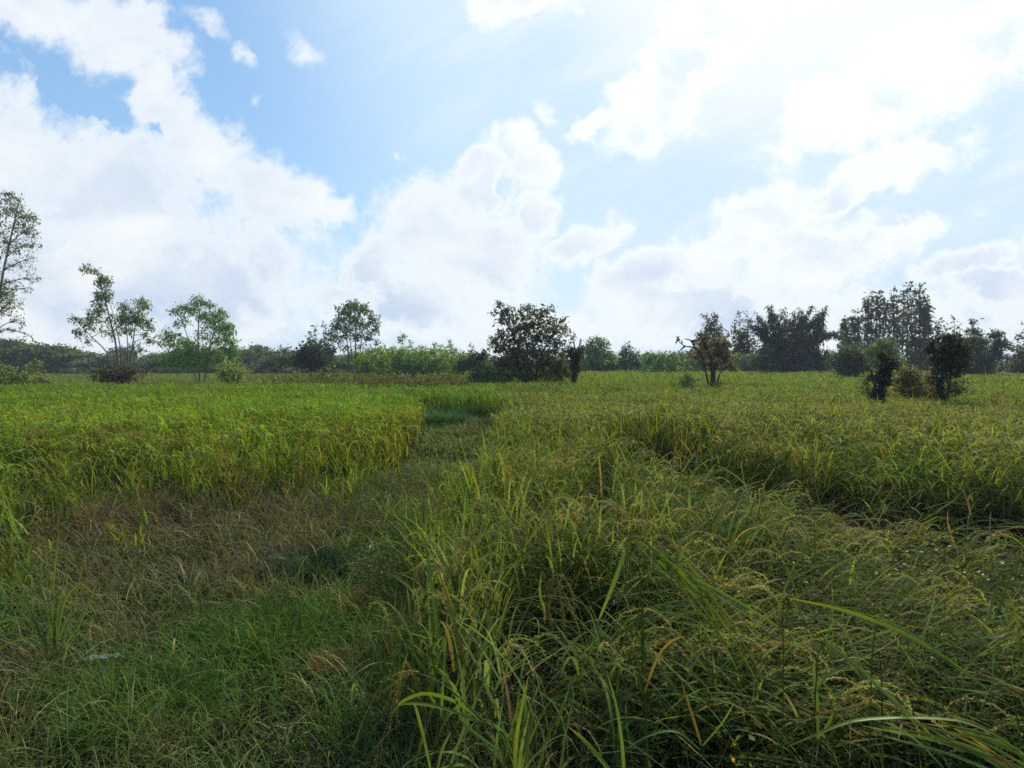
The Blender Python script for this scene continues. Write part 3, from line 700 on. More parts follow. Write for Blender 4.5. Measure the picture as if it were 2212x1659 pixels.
tree('undergrowth_bush', 'brown-green bush filling the gap between the multi-stemmed tree and the vine-wrapped stump', 28.5, (1212, 822), clumps=[(1212, 785, 22, 20, 3), (1200, 808, 26, 12, 3.5), (1225, 800, 14, 16, 2.6)], leaf=5, col=(.045, .052, .026), r0=.03, cat='bush')
tree('vine_wrapped_stump', 'narrow dark vine-wrapped stump with bare sprigs on top beside the multi-stemmed tree', 25.5, (1242, 826), stems=[[(1242, 828), (1243, 790), (1242, 755)], [(1243, 765), (1240, 740), (1239, 716)], [(1245, 765), (1252, 745), (1256, 732)]],
     clumps=[(1242, 764, 17, 11, 6), (1231, 756, 8, 9, 4), (1256, 758, 8, 11, 4), (1243, 778, 13, 11, 6), (1242, 794, 10, 11, 6), (1240, 812, 7, 13, 5), (1239, 728, 7, 8, .9), (1255, 738, 5, 6, .8), (1232, 740, 4, 6, .6)],
     leaf=4.2, col=(.018, .024, .014), r0=.06, cat='tree', part='vines')
tree('leafy_tree', 'green round tree at the left end of the treeline right of the vine-wrapped stump', 56, (1286, 806), stems=[[(1286, 806), (1286, 750)]],
     clumps=[(1284, 738, 20, 12, 2.4), (1302, 744, 16, 10, 2.4), (1268, 752, 12, 12, 1.8), (1290, 762, 30, 14, 3.4), (1312, 770, 22, 16, 3.4), (1280, 784, 30, 16, 4), (1316, 790, 22, 12, 4)], leaf=4.6, asp=.55, col=(.040, .070, .032), r0=.1)
tree('leafy_tree', 'pointed green tree in the treeline right of the round one', 58, (1352, 806), stems=[[(1352, 806), (1352, 760)]], clumps=[(1354, 752, 10, 9, 2.4), (1346, 764, 12, 10, 3), (1366, 768, 14, 12, 3), (1350, 784, 22, 16, 4), (1372, 788, 18, 14, 4)], leaf=4.6, asp=.55, col=(.034, .060, .032), r0=.08)
tree('umbrella_tree', 'low flat-topped light green tree in the treeline left of the gnarled tree', 52, (1428, 806), stems=[[(1428, 806), (1426, 785), (1420, 772)]], clumps=[(1415, 768, 26, 8, 3), (1446, 772, 22, 8, 3), (1400, 776, 18, 8, 3), (1430, 784, 34, 9, 3), (1470, 780, 20, 10, 2.6), (1430, 796, 48, 8, 3)],
     leaf=4.6, asp=.55, col=(.050, .088, .036), r0=.06)
# --- right of centre
tree('gnarled_tree', 'gnarled half-bare tree with a thick dark trunk and crooked bare limbs standing in the rice', 22, (1541, 834),
     stems=[[(1541, 836), (1540, 800), (1536, 775), (1528, 745)], [(1546, 836), (1552, 815), (1566, 793), (1572, 770)], [(1540, 790), (1515, 768), (1500, 752), (1478, 747), (1464, 735)], [(1502, 753), (1492, 736), (1478, 732)], [(1480, 747), (1466, 760)],
            [(1537, 778), (1550, 750), (1556, 725)], [(1532, 760), (1518, 735), (1506, 718)]],
     clumps=[(1512, 722, 12, 10, .9), (1500, 735, 10, 8, .7), (1530, 730, 18, 14, 1.0), (1520, 748, 16, 10, 1.2), (1548, 742, 20, 16, 1.3), (1568, 745, 16, 18, 1.3), (1540, 764, 26, 14, 1.8), (1568, 770, 20, 14, 1.9), (1512, 764, 14, 10, 1.5), (1496, 770, 14, 8, 1.0),
             (1552, 784, 26, 10, 1.8), (1530, 786, 12, 8, 1.2), (1580, 790, 12, 10, 1.2), (1545, 830, 22, 7, 2.2), (1462, 734, 5, 4, .6)],
     leaf=6, asp=.5, col=(.046, .044, .028), r0=.13, cl=4.5, minor=.36)
tree('conical_tree', 'twin-peaked conical airy tree rising behind the gnarled tree', 58, (1535, 806), plumes=[([(1524, 790), (1526, 735), (1527, 683)], 20, 7, 2.6), ([(1546, 790), (1545, 735), (1543, 682)], 22, 8, 2.6), spire(1562, 712, 800, 18, 2)], stems=[[(1530, 806), (1530, 740)], [(1544, 806), (1544, 740)]], leaf=5, asp=.5, col=(.040, .045, .030), r0=.09, hue=((.10, .06, .03), .12))
tree('conical_tree', 'see-through conical tree between the gnarled tree and the bamboo', 60, (1607, 806), plumes=[spire(1599, 679, 800, 23, 1.9), spire(1615, 676, 800, 25, 1.9), spire(1586, 716, 800, 18, 1.8)], stems=[[(1601, 806), (1601, 720)], [(1614, 806), (1614, 720)]], leaf=5, asp=.5, col=(.036, .044, .034), r0=.09)
tree('weeping_bush', 'rounded green bush with drooping foliage left of the bamboo', 54, (1645, 806), clumps=[(1650, 758, 20, 14, 3), (1665, 775, 16, 18, 3.5), (1640, 776, 22, 16, 3.6), (1610, 782, 28, 16, 3.5), (1655, 792, 28, 12, 4), (1585, 790, 22, 12, 3.5)], leaf=4.8, asp=.4, col=(.034, .055, .034), droop=1.0, r0=.1, cat='bush')
bp = []
for tipx, tipy, mx, my in [(1638, 676, 1662, 715), (1656, 672, 1680, 720), (1672, 682, 1690, 725), (1690, 668, 1700, 720), (1716, 674, 1712, 720), (1735, 668, 1728, 715), (1752, 662, 1742, 710), (1772, 676, 1755, 720), (1790, 698, 1768, 725), (1802, 718, 1775, 735), (1640, 705, 1665, 735), (1700, 690, 1706, 730), (1760, 690, 1748, 725), (1622, 700, 1655, 722), (1816, 732, 1785, 722), (1648, 664, 1676, 712), (1780, 664, 1758, 706)]:
    bp.append(([(1715 + (mx-1715)*.3, 800, rng.normal(0, 20)), (mx, my, rng.normal(0, 14)), (tipx, tipy, rng.normal(0, 16))], 12, 4.5, 1.9))
tree('bamboo_clump', 'big dark blue-green bamboo clump with arching plumes behind the right field', 54, (1718, 806), plumes=bp,
     clumps=[(1695, 764, 24, 14, 2.4), (1725, 758, 26, 16, 2.6), (1757, 764, 24, 14, 2.4), (1700, 780, 36, 22, 5), (1745, 782, 40, 22, 5), (1785, 775, 18, 22, 4), (1690, 796, 30, 10, 5), (1668, 745, 14, 12, 1.8)],
     stems=[[(1700, 806), (1695, 770)], [(1718, 806), (1720, 770)], [(1738, 806), (1742, 770)]], leaf=6, asp=.30, col=(.022, .034, .030), droop=1.2, r0=.07, cat='bamboo')
g = 'tall trees of the stand behind the right field'
for X, top, hw, full, lab in [(1824, 690, 11, 1.5, 'shortest conical tree at the left end of the tall stand'), (1848, 675, 13, 1.5, 'second conical tree from the left in the tall stand'), (1876, 634, 17, 1.3, 'left one of the twin spires in the tall stand'),
                        (1901, 630, 18, 1.3, 'right one of the twin spires in the tall stand'), (1930, 628, 19, 1.15, 'airy tree left of the highest top in the tall stand'), (1960, 616, 22, 1.15, 'highest tree of the tall stand'),
                        (1986, 618, 20, 1.15, 'tree with squared top just right of the highest one in the tall stand'), (2000, 650, 14, 1.2, 'tree closing the right side of the tall stand')]:
    j = rng.normal(0, 3, 4)
    tree('tall_conical_tree', lab, 64 + rng.random()*4, (X, 806),
         plumes=[([(X+j[0]*.3, 800), (X+j[0]*.5, (800+top)/2), (X, top)], hw*1.0, hw*.45, full*.72), ([(X-hw*.5, 760), (X-hw*.4, (760+top)/2), (X-hw*.3, top+14)], hw*.6, hw*.35, full*.72), ([(X+hw*.5, 760), (X+hw*.4, (760+top)/2), (X+hw*.35, top+10)], hw*.6, hw*.35, full*.72)],
         stems=[[(X+j[0]*.3, 806), (X+j[0]*.4, 740), (X, top+25)]], leaf=5.4, asp=.6, col=(.036, .048, .040), droop=.4, r0=.11, cl=4.2, group=g)
tree('round_bush', 'round dark green bush at the edge of the right field', 36, (1833, 814), clumps=[(1833, 760, 26, 16, 3), (1818, 778, 24, 18, 3.6), (1850, 778, 24, 18, 3.6), (1833, 798, 34, 14, 4.5)], leaf=5, asp=.4, col=(.028, .042, .030), r0=.06, cat='bush')
tree('willowy_bush', 'soft green rounded tree right behind the left vine-covered trunk', 34, (1908, 812), clumps=[(1908, 742, 20, 14, 3), (1895, 760, 20, 18, 3.4), (1925, 762, 20, 18, 3.2), (1910, 785, 34, 16, 3.6), (1940, 790, 20, 14, 3)], leaf=5, asp=.34, col=(.044, .066, .034), droop=.8, r0=.06)
tree('vine_covered_trunk', 'left one of two dark vine-covered trunks standing in the right rice', 12.9, (1906, 872), stems=[[(1906, 876), (1905, 830), (1908, 785), (1912, 765)], [(1904, 835), (1886, 815), (1868, 792)]],
     clumps=[(1906, 862, 12, 12, 4), (1904, 845, 15, 14, 4.5), (1905, 825, 17, 14, 4.5), (1908, 805, 18, 14, 4.5), (1912, 785, 17, 14, 4), (1908, 768, 11, 12, 3.2), (1922, 775, 10, 14, 2.2), (1888, 815, 10, 8, 2.2), (1872, 795, 8, 6, 1.0), (1885, 850, 8, 12, 1.6)],
     leaf=4.6, asp=.55, col=(.017, .020, .015), r0=.05, cl=3.6, part='vines', group='vine-covered trunks in the rice')
tree('vine_covered_trunk', 'right one of two dark vine-covered trunks, with a wide ragged head', 13.2, (2031, 868), stems=[[(2031, 872), (2032, 830), (2040, 790), (2044, 755)], [(2036, 815), (2058, 785), (2078, 765)], [(2036, 800), (2018, 765), (2012, 740)]],
     clumps=[(2012, 738, 14, 10, 2.6), (2032, 730, 18, 10, 2.8), (2055, 734, 18, 12, 3), (2078, 748, 16, 14, 2.4), (2012, 755, 14, 12, 3.2), (2040, 752, 26, 14, 4), (2066, 762, 24, 14, 3.4), (2092, 770, 10, 10, 1.4), (2030, 775, 22, 12, 3.6), (2058, 785, 26, 14, 3.2), (2082, 790, 16, 12, 2.2),
             (2034, 798, 18, 12, 3.2), (2055, 806, 18, 10, 2.2), (2030, 820, 16, 14, 2.8), (2030, 842, 13, 14, 2.6), (2032, 858, 12, 10, 3)],
     leaf=4.6, asp=.55, col=(.019, .022, .017), r0=.05, cl=3.8, part='vines', group='vine-covered trunks in the rice')
tree('dry_bush', 'yellow-brown dry bush between the two vine-covered trunks', 14.2, (1966, 866), clumps=[(1962, 805, 26, 16, 2.2), (1945, 825, 22, 20, 2.4), (1980, 825, 24, 22, 2.6), (2002, 815, 16, 20, 2.2), (1965, 848, 46, 14, 3), (2008, 845, 14, 16, 2.4)], leaf=4.6, col=(.056, .052, .024), r0=.015, cat='bush', cl=5)
tree('small_shrub', 'sparse yellow-green shrub leaning against the left vine-covered trunk', 13.6, (1874, 858), clumps=[(1880, 815, 12, 12, 1.3), (1870, 832, 14, 14, 1.5), (1876, 850, 14, 10, 1.8)], leaf=4.6, col=(.045, .056, .020), r0=.012, cat='shrub')
tree('small_shrub', 'pale green leafy shrub right of the wide-headed vine-covered trunk', 13.6, (2064, 858), clumps=[(2062, 826, 16, 10, 2), (2078, 822, 14, 8, 1.4), (2056, 842, 14, 14, 2.2), (2072, 842, 12, 12, 1.8)], leaf=5, col=(.045, .064, .024), r0=.012, cat='shrub')
tree('airy_tree', 'airy pointed tree rising behind the wide-headed vine-covered trunk', 48, (2058, 808), plumes=[spire(2062, 690, 800, 22, 2.0), spire(2044, 708, 800, 16, 1.6), ([(2027, 770), (2026, 730), (2027, 698)], 3, 2, .5)], stems=[[(2058, 808), (2060, 740)]], leaf=5, col=(.036, .048, .036), r0=.08)
tree('pointed_tree', 'dense pointed dark green tree right of the wide-headed vine-covered trunk', 43, (2102, 810), plumes=[spire(2100, 694, 802, 28, 3.6), spire(2114, 722, 802, 24, 3.4), spire(2088, 715, 802, 20, 3)], stems=[[(2102, 810), (2101, 750)]], clumps=[(2085, 785, 26, 18, 3), (2120, 785, 26, 18, 3)], leaf=5, asp=.36, col=(.034, .052, .032), droop=.6, r0=.09)
tree('leaning_tree', 'small dark tree leaning to the right beyond the pointed one', 41, (2142, 810), stems=[[(2136, 812), (2140, 775), (2150, 730)]], clumps=[(2152, 722, 13, 11, 3.6), (2150, 742, 17, 14, 3.8), (2138, 760, 18, 16, 3.2), (2150, 768, 12, 12, 2.4), (2130, 785, 20, 16, 3)], leaf=5, asp=.4, col=(.030, .042, .034), droop=.6, r0=.08)
tree('flat_topped_tree', 'small flat-topped dark tree near the right edge of the picture', 50, (2166, 806), stems=[[(2166, 808), (2165, 788), (2163, 775)]], clumps=[(2160, 771, 14, 6, 3), (2176, 772, 10, 6, 3), (2150, 785, 16, 10, 3), (2172, 792, 14, 8, 1.6)], leaf=4.5, col=(.020, .030, .030), r0=.07)
tree('russet_tree', 'reddish-green tree cut by the right edge of the picture', 45, (2216, 808), plumes=[spire(2216, 702, 800, 30, 1.7), spire(2240, 690, 800, 30, 1.7)], stems=[[(2216, 808), (2216, 740)]], clumps=[(2205, 785, 24, 18, 2.6)], leaf=5.2, col=(.044, .042, .032), r0=.1, hue=((.08, .05, .035), .2))
tree('field_shrub', 'light green feathery shrub in the rice left of the gnarled tree', 20.5, (1481, 842), clumps=[(1484, 812, 13, 9, 1.6), (1474, 822, 16, 10, 1.7), (1492, 824, 14, 10, 1.8), (1482, 836, 20, 8, 2.2)], leaf=4.6, asp=.36, col=(.066, .098, .030), r0=.015, cat='shrub')

# --- low trees that close the view all along the far side
LOW = []
for k in range(7):
    r = rng.random(12)
    cl_ = [(0 + 30*(r[i]-.5), 0, 0, 0, 0) for i in range(1)]
    c = [(CX + (rng.random()-.5)*64, 762 + rng.random()*30, 16 + 12*rng.random(), 9 + 7*rng.random(), 3.2) for i in range(8)] + [(CX, 752, 20, 10, 2.6), (CX + 12, 795, 40, 12, 4), (CX - 14, 795, 40, 12, 4)]
    LOW.append(c)
SECTIONS = [(-60, 205, 736, 15, DARK, 'dark low tree of the far treeline at the left end of the field', 'far trees left of the slender pair'),
            (215, 520, 760, 10, (.032, .046, .026), 'dull green low tree of the treeline behind the slender pair and the broad green tree', 'far trees behind the slender pair'),
            (525, 700, 754, 7, (.032, .045, .026), 'dull green low tree of the treeline left of the nearly black round bush', 'far trees left of the round-headed tree'),
            (705, 1065, 768, 9, (.045, .075, .028), 'green low tree of the treeline behind the bright saplings', 'far trees behind the saplings'),
            (1090, 1490, 770, 11, (.036, .058, .032), 'blue-green low tree of the treeline between the multi-stemmed and the gnarled tree', 'far trees behind the middle field'),
            (1500, 1810, 772, 9, (.028, .042, .032), 'dark low tree of the treeline behind the gnarled tree and bamboo', 'far trees behind the bamboo'),
            (1820, 2290, 772, 12, (.030, .042, .034), 'dark low tree of the treeline below the tall stand at right', 'far trees below the tall stand')]
for (x0, x1, top, n, colr, lab, grp) in SECTIONS:
    pr = []
    for k in range(3):
        pr.append(tree('low_tree', lab, 70, (CX, 806), clumps=LOW[(k*2 + n) % 7], leaf=4.6, asp=.6, col=colr, r0=.1, group=grp, twig=False))
    for k in range(n):
        X = x0 + (x1-x0)*(k + .5)/n + rng.normal(0, 5); d = 66 + 12*rng.random()
        t = top + rng.normal(0, 9)
        if x0 < 0: t = np.interp(X, [-60, 40, 90, 130, 200], [735, 732, 750, 744, 764]) + rng.normal(0, 2)
        s = (EYE + (CY-t)/K*d)/(EYE + (CY-743)/K*70); sx = .9 + .4*rng.random()
        loc = ((X-CX)/K*d, d, 0); rz = rng.normal(0, .5) + (math.pi if rng.random() < .5 else 0)
        if k < 3: o = pr[k]; o.location = loc; o.rotation_euler = (0, 0, rz); o.scale = (sx, 1, s)
        else: copy_tree(pr[k % 3], loc, rz, (sx, 1, s))

# --- the weedy bank in front of the saplings
wb = Bag()
n = 900
X = 545 + 470*rng.random(n); d = 23.8 + 7*rng.random(n)
x = (X-CX)/K*d
h = (0.55 + 0.75*fbm(x, d, .55, 71))*smooth01(d, 23.3, 25.5)*1.05*np.interp(X, [545, 620, 980, 1015], [.6, 1, 1, .7])
for k in range(n):
    m = 34
    o = np.array([x[k], d[k], h[k]*.5]) + rng.normal(0, 1, (m, 3))*np.array([.32, .32, h[k]*.33])
    o = o[(o[:, 2] > 0) & (o[:, 2] < h[k]*1.25)]
    c0 = np.array([[.115, .140, .042]])*(1 if vnoise(x[k], d[k], .8, 5) > .45 else .75)
    if vnoise(x[k], d[k], .5, 9) > .6: c0 = np.array([[.150, .185, .045]])
    leafquads(wb, o, .12, .45, jitter(np.repeat(c0, len(o), 0), .22, .12), .2)
base = np.stack([x, d, np.zeros(n)], 1)
blades(wb, base, rng.random(n)*6.28, h*1.15, np.full(n, .012), R(86) - .3*rng.random(n), .3*rng.random(n), 2, jitter(np.tile(np.array([[.06, .05, .03]]), (n, 1))), .3)
tag(wb.build('undergrowth', MAT_LEAF), 'olive bank of tangled weeds in front of the bright saplings', 'undergrowth', kind='stuff')

# ------------------------------------------------------------------ thin haze over the fields
def haze():
    lo, hi = np.array([-160., -12., -1.6]), np.array([160., 130., 24.])
    c = np.array([[x, y, z] for z in (0, 1) for y in (0, 1) for x in (0, 1)])*(hi - lo) + lo
    q = np.array([[0, 2, 3, 1], [4, 5, 7, 6], [0, 1, 5, 4], [2, 6, 7, 3], [0, 4, 6, 2], [1, 3, 7, 5]])
    m = bpy.data.materials.new('haze'); m.use_nodes = True; t = m.node_tree; t.nodes.clear()
    v = t.nodes.new('ShaderNodeVolumePrincipled'); v.inputs['Color'].default_value = (.86, .92, 1, 1); v.inputs['Density'].default_value = 0.0008
    o = t.nodes.new('ShaderNodeOutputMaterial'); t.links.new(v.outputs[0], o.inputs['Volume'])
    tag(mesh_obj('haze', c, (q.ravel(), np.full(6, 4)), m), kind='stuff')
haze()

# ------------------------------------------------------------------ single plants of the foreground
GREEN = (.110, .180, .036); YGREEN = (.125, .195, .020); OLD = (.20, .150, .040); EAR = (.46, .39, .14); EARG = (.34, .37, .10)
def leaf_part(root, pts, w, col, roll=0.0):
    path = smooth_path(pts, 14); n = len(path); t = np.linspace(0, 1, n)
    d = np.gradient(path, axis=0); d /= np.linalg.norm(d, axis=1)[:, None]
    view = np.array([0, -.75, .65]); s = np.cross(d, view); s /= np.linalg.norm(s, axis=1)[:, None] + 1e-9
    nn = np.cross(s, d)
    a = roll + .5*np.sin(3*t + rng.random()*6); s = s*np.cos(a)[:, None] + nn*np.sin(a)[:, None]; nn = np.cross(s, d)
    wp = w*.36*np.minimum(1, .55 + 2.2*t)*(1 - t**3.2)**.8 + .0004
    v = np.stack([path - s*wp[:, None] + nn*wp[:, None]*.35, path, path + s*wp[:, None] + nn*wp[:, None]*.35], 1)
    c = np.array(col)[None]*np.exp(rng.normal(0, .08))*(1 + .25*t[:, None]) + t[:, None]**5*np.array([[.09, .03, .01]])
    q = np.concatenate([np.stack([np.arange(n-1)*3 + k, np.arange(n-1)*3 + k + 1, np.arange(1, n)*3 + k + 1, np.arange(1, n)*3 + k], -1) for k in (0, 1)])
    b = Bag(); b.add(v.reshape(-1, 3), q, np.repeat(c, 3, 0))
    return b.build('leaf', MAT_BLADE, root, origin=np.array(root.location), smooth=True)
def ear_part(root, pts, col, full=1.0, spread=.030, name='ear'):
    path = smooth_path(pts, 16); b = Bag()
    tube(b, path, np.linspace(.0013, .0006, 16), 4, np.array(col)*.8)
    ln = np.linalg.norm(np.diff(path, axis=0), axis=1).sum()
    branches = []
    for k in range(int(9*full)+3):
        i = rng.integers(0, 13); o = path[i]; L = (.035 + .05*rng.random())*min(1.3, ln/.25); dirn = path[min(15, i+2)] - path[i]; dirn /= np.linalg.norm(dirn) + 1e-9
        e = o + dirn*L*.8 + rng.normal(0, spread*.55, 3) + np.array([0, 0, -L*.35])
        bp_ = smooth_path([o, (o+e)/2 + np.array([0, 0, .006]), e], 6); branches.append(bp_)
        tube(b, bp_, .0005, 3, np.array(col)*.8)
    branches = np.array(branches)
    g = Bag()
    add_bip(b, branches, 9, col); add_bip(b, path[None, 5:], 10, col)
    return b.build(name, MAT_GRAIN, root, origin=np.array(root.location))
def add_bip(bag, p, per, col, ln=.0085, wd=.0032):
    n, s1, _ = p.shape
    t = np.tile((np.arange(per) + .5)/per, (n, 1))*(s1-1.01); t = np.clip(t + rng.normal(0, .1, t.shape), 0, s1-1.01); i = t.astype(int); f = (t-i)[..., None]
    a = np.take_along_axis(p, i[..., None].repeat(3, -1), 1); c = np.take_along_axis(p, (i+1)[..., None].repeat(3, -1), 1)
    d = c - a; d /= np.linalg.norm(d, axis=-1, keepdims=True) + 1e-9
    d = d + rng.normal(0, .3, d.shape); d /= np.linalg.norm(d, axis=-1, keepdims=True)
    o = (a + (c-a)*f + rng.normal(0, .002, a.shape)).reshape(-1, 3); d = d.reshape(-1, 3)
    x = np.cross(d, rng.normal(0, 1, d.shape)); x /= np.linalg.norm(x, axis=1)[:, None]; z = np.cross(d, x)
    m = len(o)
    v = np.stack([o - d*ln/2, o + x*wd/2, o + z*wd/2, o - x*wd/2, o - z*wd/2, o + d*ln/2], 1).reshape(-1, 3)
    base = np.arange(m)[:, None]*6
    q = np.concatenate([base + np.array([[0, 2, 1, 0]]), base + np.array([[0, 1, 2, 5]])[:, [0, 1, 3, 2]]])  # wound as four kites
    q = np.concatenate([base + np.array([[0, 1, 5, 2]]), base + np.array([[0, 2, 5, 3]]), base + np.array([[0, 3, 5, 4]]), base + np.array([[0, 4, 5, 1]])])
    bag.add(v, q, np.repeat(jitter(np.tile(np.array([col]), (m, 1)), .16, .06), 6, 0))
def plant(name, label, cat, d, base, stems=(), leaves=(), ears=(), stemcol=GREEN, group='rice plants of the foreground'):
    bx = (base[0]-CX)/K*d
    by = d + (base[2] if len(base) > 2 else 0)
    root = empty(name, (bx, by, float(gz(np.array([bx]), np.array([by]))[0]))); tag(root, label, cat, group)
    org = np.array(root.location)
    def p3(q): return P(q[0], q[1], d, q[2] if len(q) > 2 else 0.0) if not (len(q) == 1) else org
    b = Bag()
    for s in stems:
        pts = [org + rng.normal(0, .012, 3)*np.array([1, 1, 0])] + [p3(q) for q in s]
        tube(b, smooth_path(pts, 14), np.linspace(.0030, .0014, 14), 5, stemcol)
    if stems: b.build('stem', MAT_RICE, root, origin=org, smooth=True)
    for pts, w, col in leaves: leaf_part(root, [p3(q) for q in pts], w, col, rng.normal(0, .3))
    for e in ears: ear_part(root, [p3(q) for q in e[0]], e[1], *(e[2:]))
    return root

RP = 'rice_plant'
plant(RP, 'rice plant at the bottom centre whose long yellow ear droops to the lower edge', 'rice plant', 1.35, (1120, 1700),
      stems=[[(1090, 1640), (1030, 1545), (960, 1480), (900, 1452)]],
      leaves=[([(1042, 1556), (985, 1515), (920, 1497), (871, 1514), (858, 1530)], .014, YGREEN), ([(1040, 1560), (960, 1530), (895, 1520), (862, 1524), (845, 1545)], .010, YGREEN), ([(1075, 1620), (1000, 1560), (985, 1500), (975, 1490)], .010, GREEN)],
      ears=[([(905, 1450), (868, 1456), (852, 1500), (838, 1560), (820, 1610), (808, 1672)], EAR, 1.8)])
plant(RP, 'broad upright leaf and its rice plant at the lower edge right of the drooping ear', 'rice plant', 1.5, (945, 1760), stems=[[(938, 1680)]],
      leaves=[([(936, 1690), (920, 1610), (900, 1535), (890, 1515)], .013, GREEN), ([(940, 1690), (955, 1620), (975, 1580)], .009, GREEN)])
plant(RP, 'rice plant with a single erect green ear at the lower edge', 'rice plant', 1.55, (1258, 1760), stems=[[(1256, 1660), (1256, 1560), (1258, 1490)]],
      leaves=[([(1257, 1640), (1225, 1590), (1190, 1600), (1160, 1625)], .008, GREEN)], ears=[([(1256, 1575), (1255, 1520), (1253, 1460), (1256, 1422)], EARG, .9, .016)])
plant(RP, 'rice plant with a broad blade bent like a knee, left of the erect ear', 'rice plant', 1.45, (1112, 1790), stems=[[(1112, 1690)]],
      leaves=[([(1112, 1690), (1115, 1600), (1126, 1530), (1141, 1462)], .015, YGREEN), ([(1114, 1700), (1150, 1640), (1200, 1600)], .009, GREEN)])
plant(RP, 'rice plant with crossing wide leaves pointing down over the dark gap', 'rice plant', 2.1, (1400, 1560), stems=[[(1392, 1400), (1378, 1200), (1370, 1160)]],
      leaves=[([(1368, 1158), (1345, 1210), (1318, 1280), (1292, 1341)], .024, GREEN), ([(1385, 1162), (1430, 1205), (1485, 1255), (1535, 1310)], .022, GREEN), ([(1372, 1165), (1395, 1195), (1412, 1225)], .014, OLD), ([(1400, 1180), (1460, 1215), (1475, 1192), (1500, 1190)], .014, GREEN)],
      ears=[([(1366, 1160), (1335, 1165), (1318, 1200), (1310, 1250)], EARG, 1.4), ([(1374, 1158), (1355, 1175), (1362, 1230), (1358, 1290)], EARG, 1.4), ([(1380, 1160), (1402, 1180), (1412, 1230), (1420, 1270)], EAR, 1.4), ([(1386, 1162), (1430, 1175), (1450, 1210), (1462, 1250)], EAR, 1.2)])
plant(RP, 'rice plant with a thick bundle of hanging tan ears left of the crossing wide leaves', 'rice plant', 2.2, (1210, 1540), stems=[[(1205, 1400), (1196, 1280), (1200, 1240)], [(1190, 1380), (1176, 1260), (1170, 1236)]],
      leaves=[([(1176, 1330), (1166, 1280), (1170, 1236)], .014, GREEN), ([(1215, 1420), (1260, 1370), (1330, 1345)], .011, GREEN)],
      ears=[([(1200, 1240), (1206, 1255), (1214, 1310), (1220, 1396)], EAR, 2.0), ([(1200, 1240), (1188, 1265), (1186, 1310), (1190, 1350)], EAR, 1.6), ([(1202, 1238), (1225, 1255), (1238, 1300), (1240, 1330)], EAR, 1.5), ([(1170, 1236), (1178, 1260), (1182, 1300)], EARG, 1.0)])
plant(RP, 'rice plant with one slanting green ear in the dark gap below the crossing wide leaves', 'rice plant', 1.8, (1400, 1650), stems=[[(1395, 1560), (1388, 1480), (1360, 1390), (1342, 1335)]],
      leaves=[([(1390, 1500), (1420, 1420), (1450, 1385), (1480, 1375)], .012, OLD), ([(1385, 1470), (1340, 1440), (1290, 1430)], .009, GREEN)], ears=[([(1387, 1476), (1378, 1430), (1362, 1385), (1344, 1340)], EARG, 1.2, .018)])
plant(RP, 'rice plant with a tall straight leaf beside the erect green ear', 'rice plant', 1.5, (1352, 1780), stems=[[(1350, 1690)]],
      leaves=[([(1350, 1700), (1345, 1620), (1332, 1530), (1311, 1453)], .013, GREEN), ([(1345, 1700), (1305, 1650), (1262, 1600), (1228, 1570)], .017, YGREEN)])
plant(RP, 'rice plant with orange dried leaf tips near the lower edge', 'rice plant', 1.7, (1520, 1720), stems=[[(1515, 1600)]],
      leaves=[([(1515, 1610), (1500, 1560), (1480, 1500), (1470, 1465)], .011, OLD), ([(1512, 1620), (1460, 1580), (1400, 1590), (1350, 1620)], .009, GREEN), ([(1518, 1610), (1560, 1560), (1585, 1520)], .009, GREEN)])
plant(RP, 'long bright yellow-green leaf sweeping from the ears down to the right edge', 'rice plant', 1.55, (2230, 1690), stems=[[(2200, 1560), (2130, 1490), (2072, 1446)]],
      leaves=[([(2130, 1488), (2060, 1436), (1980, 1384), (1900, 1345), (1800, 1312), (1703, 1292)], .019, YGREEN), ([(2072, 1446), (2000, 1390), (1930, 1350), (1880, 1335)], .015, GREEN)])
plant(RP, 'long straight green blade pointing down to the right below the yellow-green sweep', 'rice plant', 1.5, (1760, 1640), stems=[[(1762, 1480), (1778, 1385)]],
      leaves=[([(1778, 1382), (1840, 1432), (1918, 1503), (1980, 1558), (2030, 1608)], .018, GREEN), ([(1780, 1384), (1800, 1345), (1840, 1330)], .010, GREEN)])
plant(RP, 'bent leaf making a low arch across the lower right corner', 'rice plant', 1.4, (2270, 1760), stems=[[(2240, 1665), (2190, 1618)]],
      leaves=[([(2215, 1632), (2150, 1590), (2080, 1560), (2000, 1552), (1900, 1552), (1830, 1560), (1760, 1588), (1700, 1614)], .016, YGREEN), ([(2200, 1625), (2120, 1570), (2050, 1545)], .014, OLD), ([(2220, 1640), (2150, 1600), (2040, 1580)], .012, YGREEN)])
plant(RP, 'rice plant with star-like spreading leaves and one narrow erect blade', 'rice plant', 1.5, (1795, 1720), stems=[[(1798, 1600), (1806, 1535)]],
      leaves=[([(1766, 1596), (1766, 1520), (1760, 1470), (1757, 1420)], .010, GREEN), ([(1764, 1492), (1785, 1462), (1815, 1447), (1846, 1448)], .012, YGREEN), ([(1806, 1535), (1850, 1525), (1890, 1500)], .010, OLD), ([(1806, 1535), (1760, 1540), (1715, 1520)], .010, OLD), ([(1806, 1537), (1840, 1575), (1870, 1590)], .009, OLD), ([(1804, 1535), (1790, 1560), (1770, 1590)], .009, YGREEN)])
plant(RP, 'rice plant with a plump hanging ear left of the yellow-green sweep', 'rice plant', 1.75, (1690, 1600), stems=[[(1692, 1460), (1690, 1330), (1697, 1288)]],
      leaves=[([(1692, 1420), (1720, 1380), (1760, 1370)], .010, GREEN)], ears=[([(1697, 1288), (1704, 1300), (1704, 1340), (1710, 1386)], EARG, 1.6), ([(1692, 1330), (1684, 1350), (1690, 1400)], EAR, 1.0)])
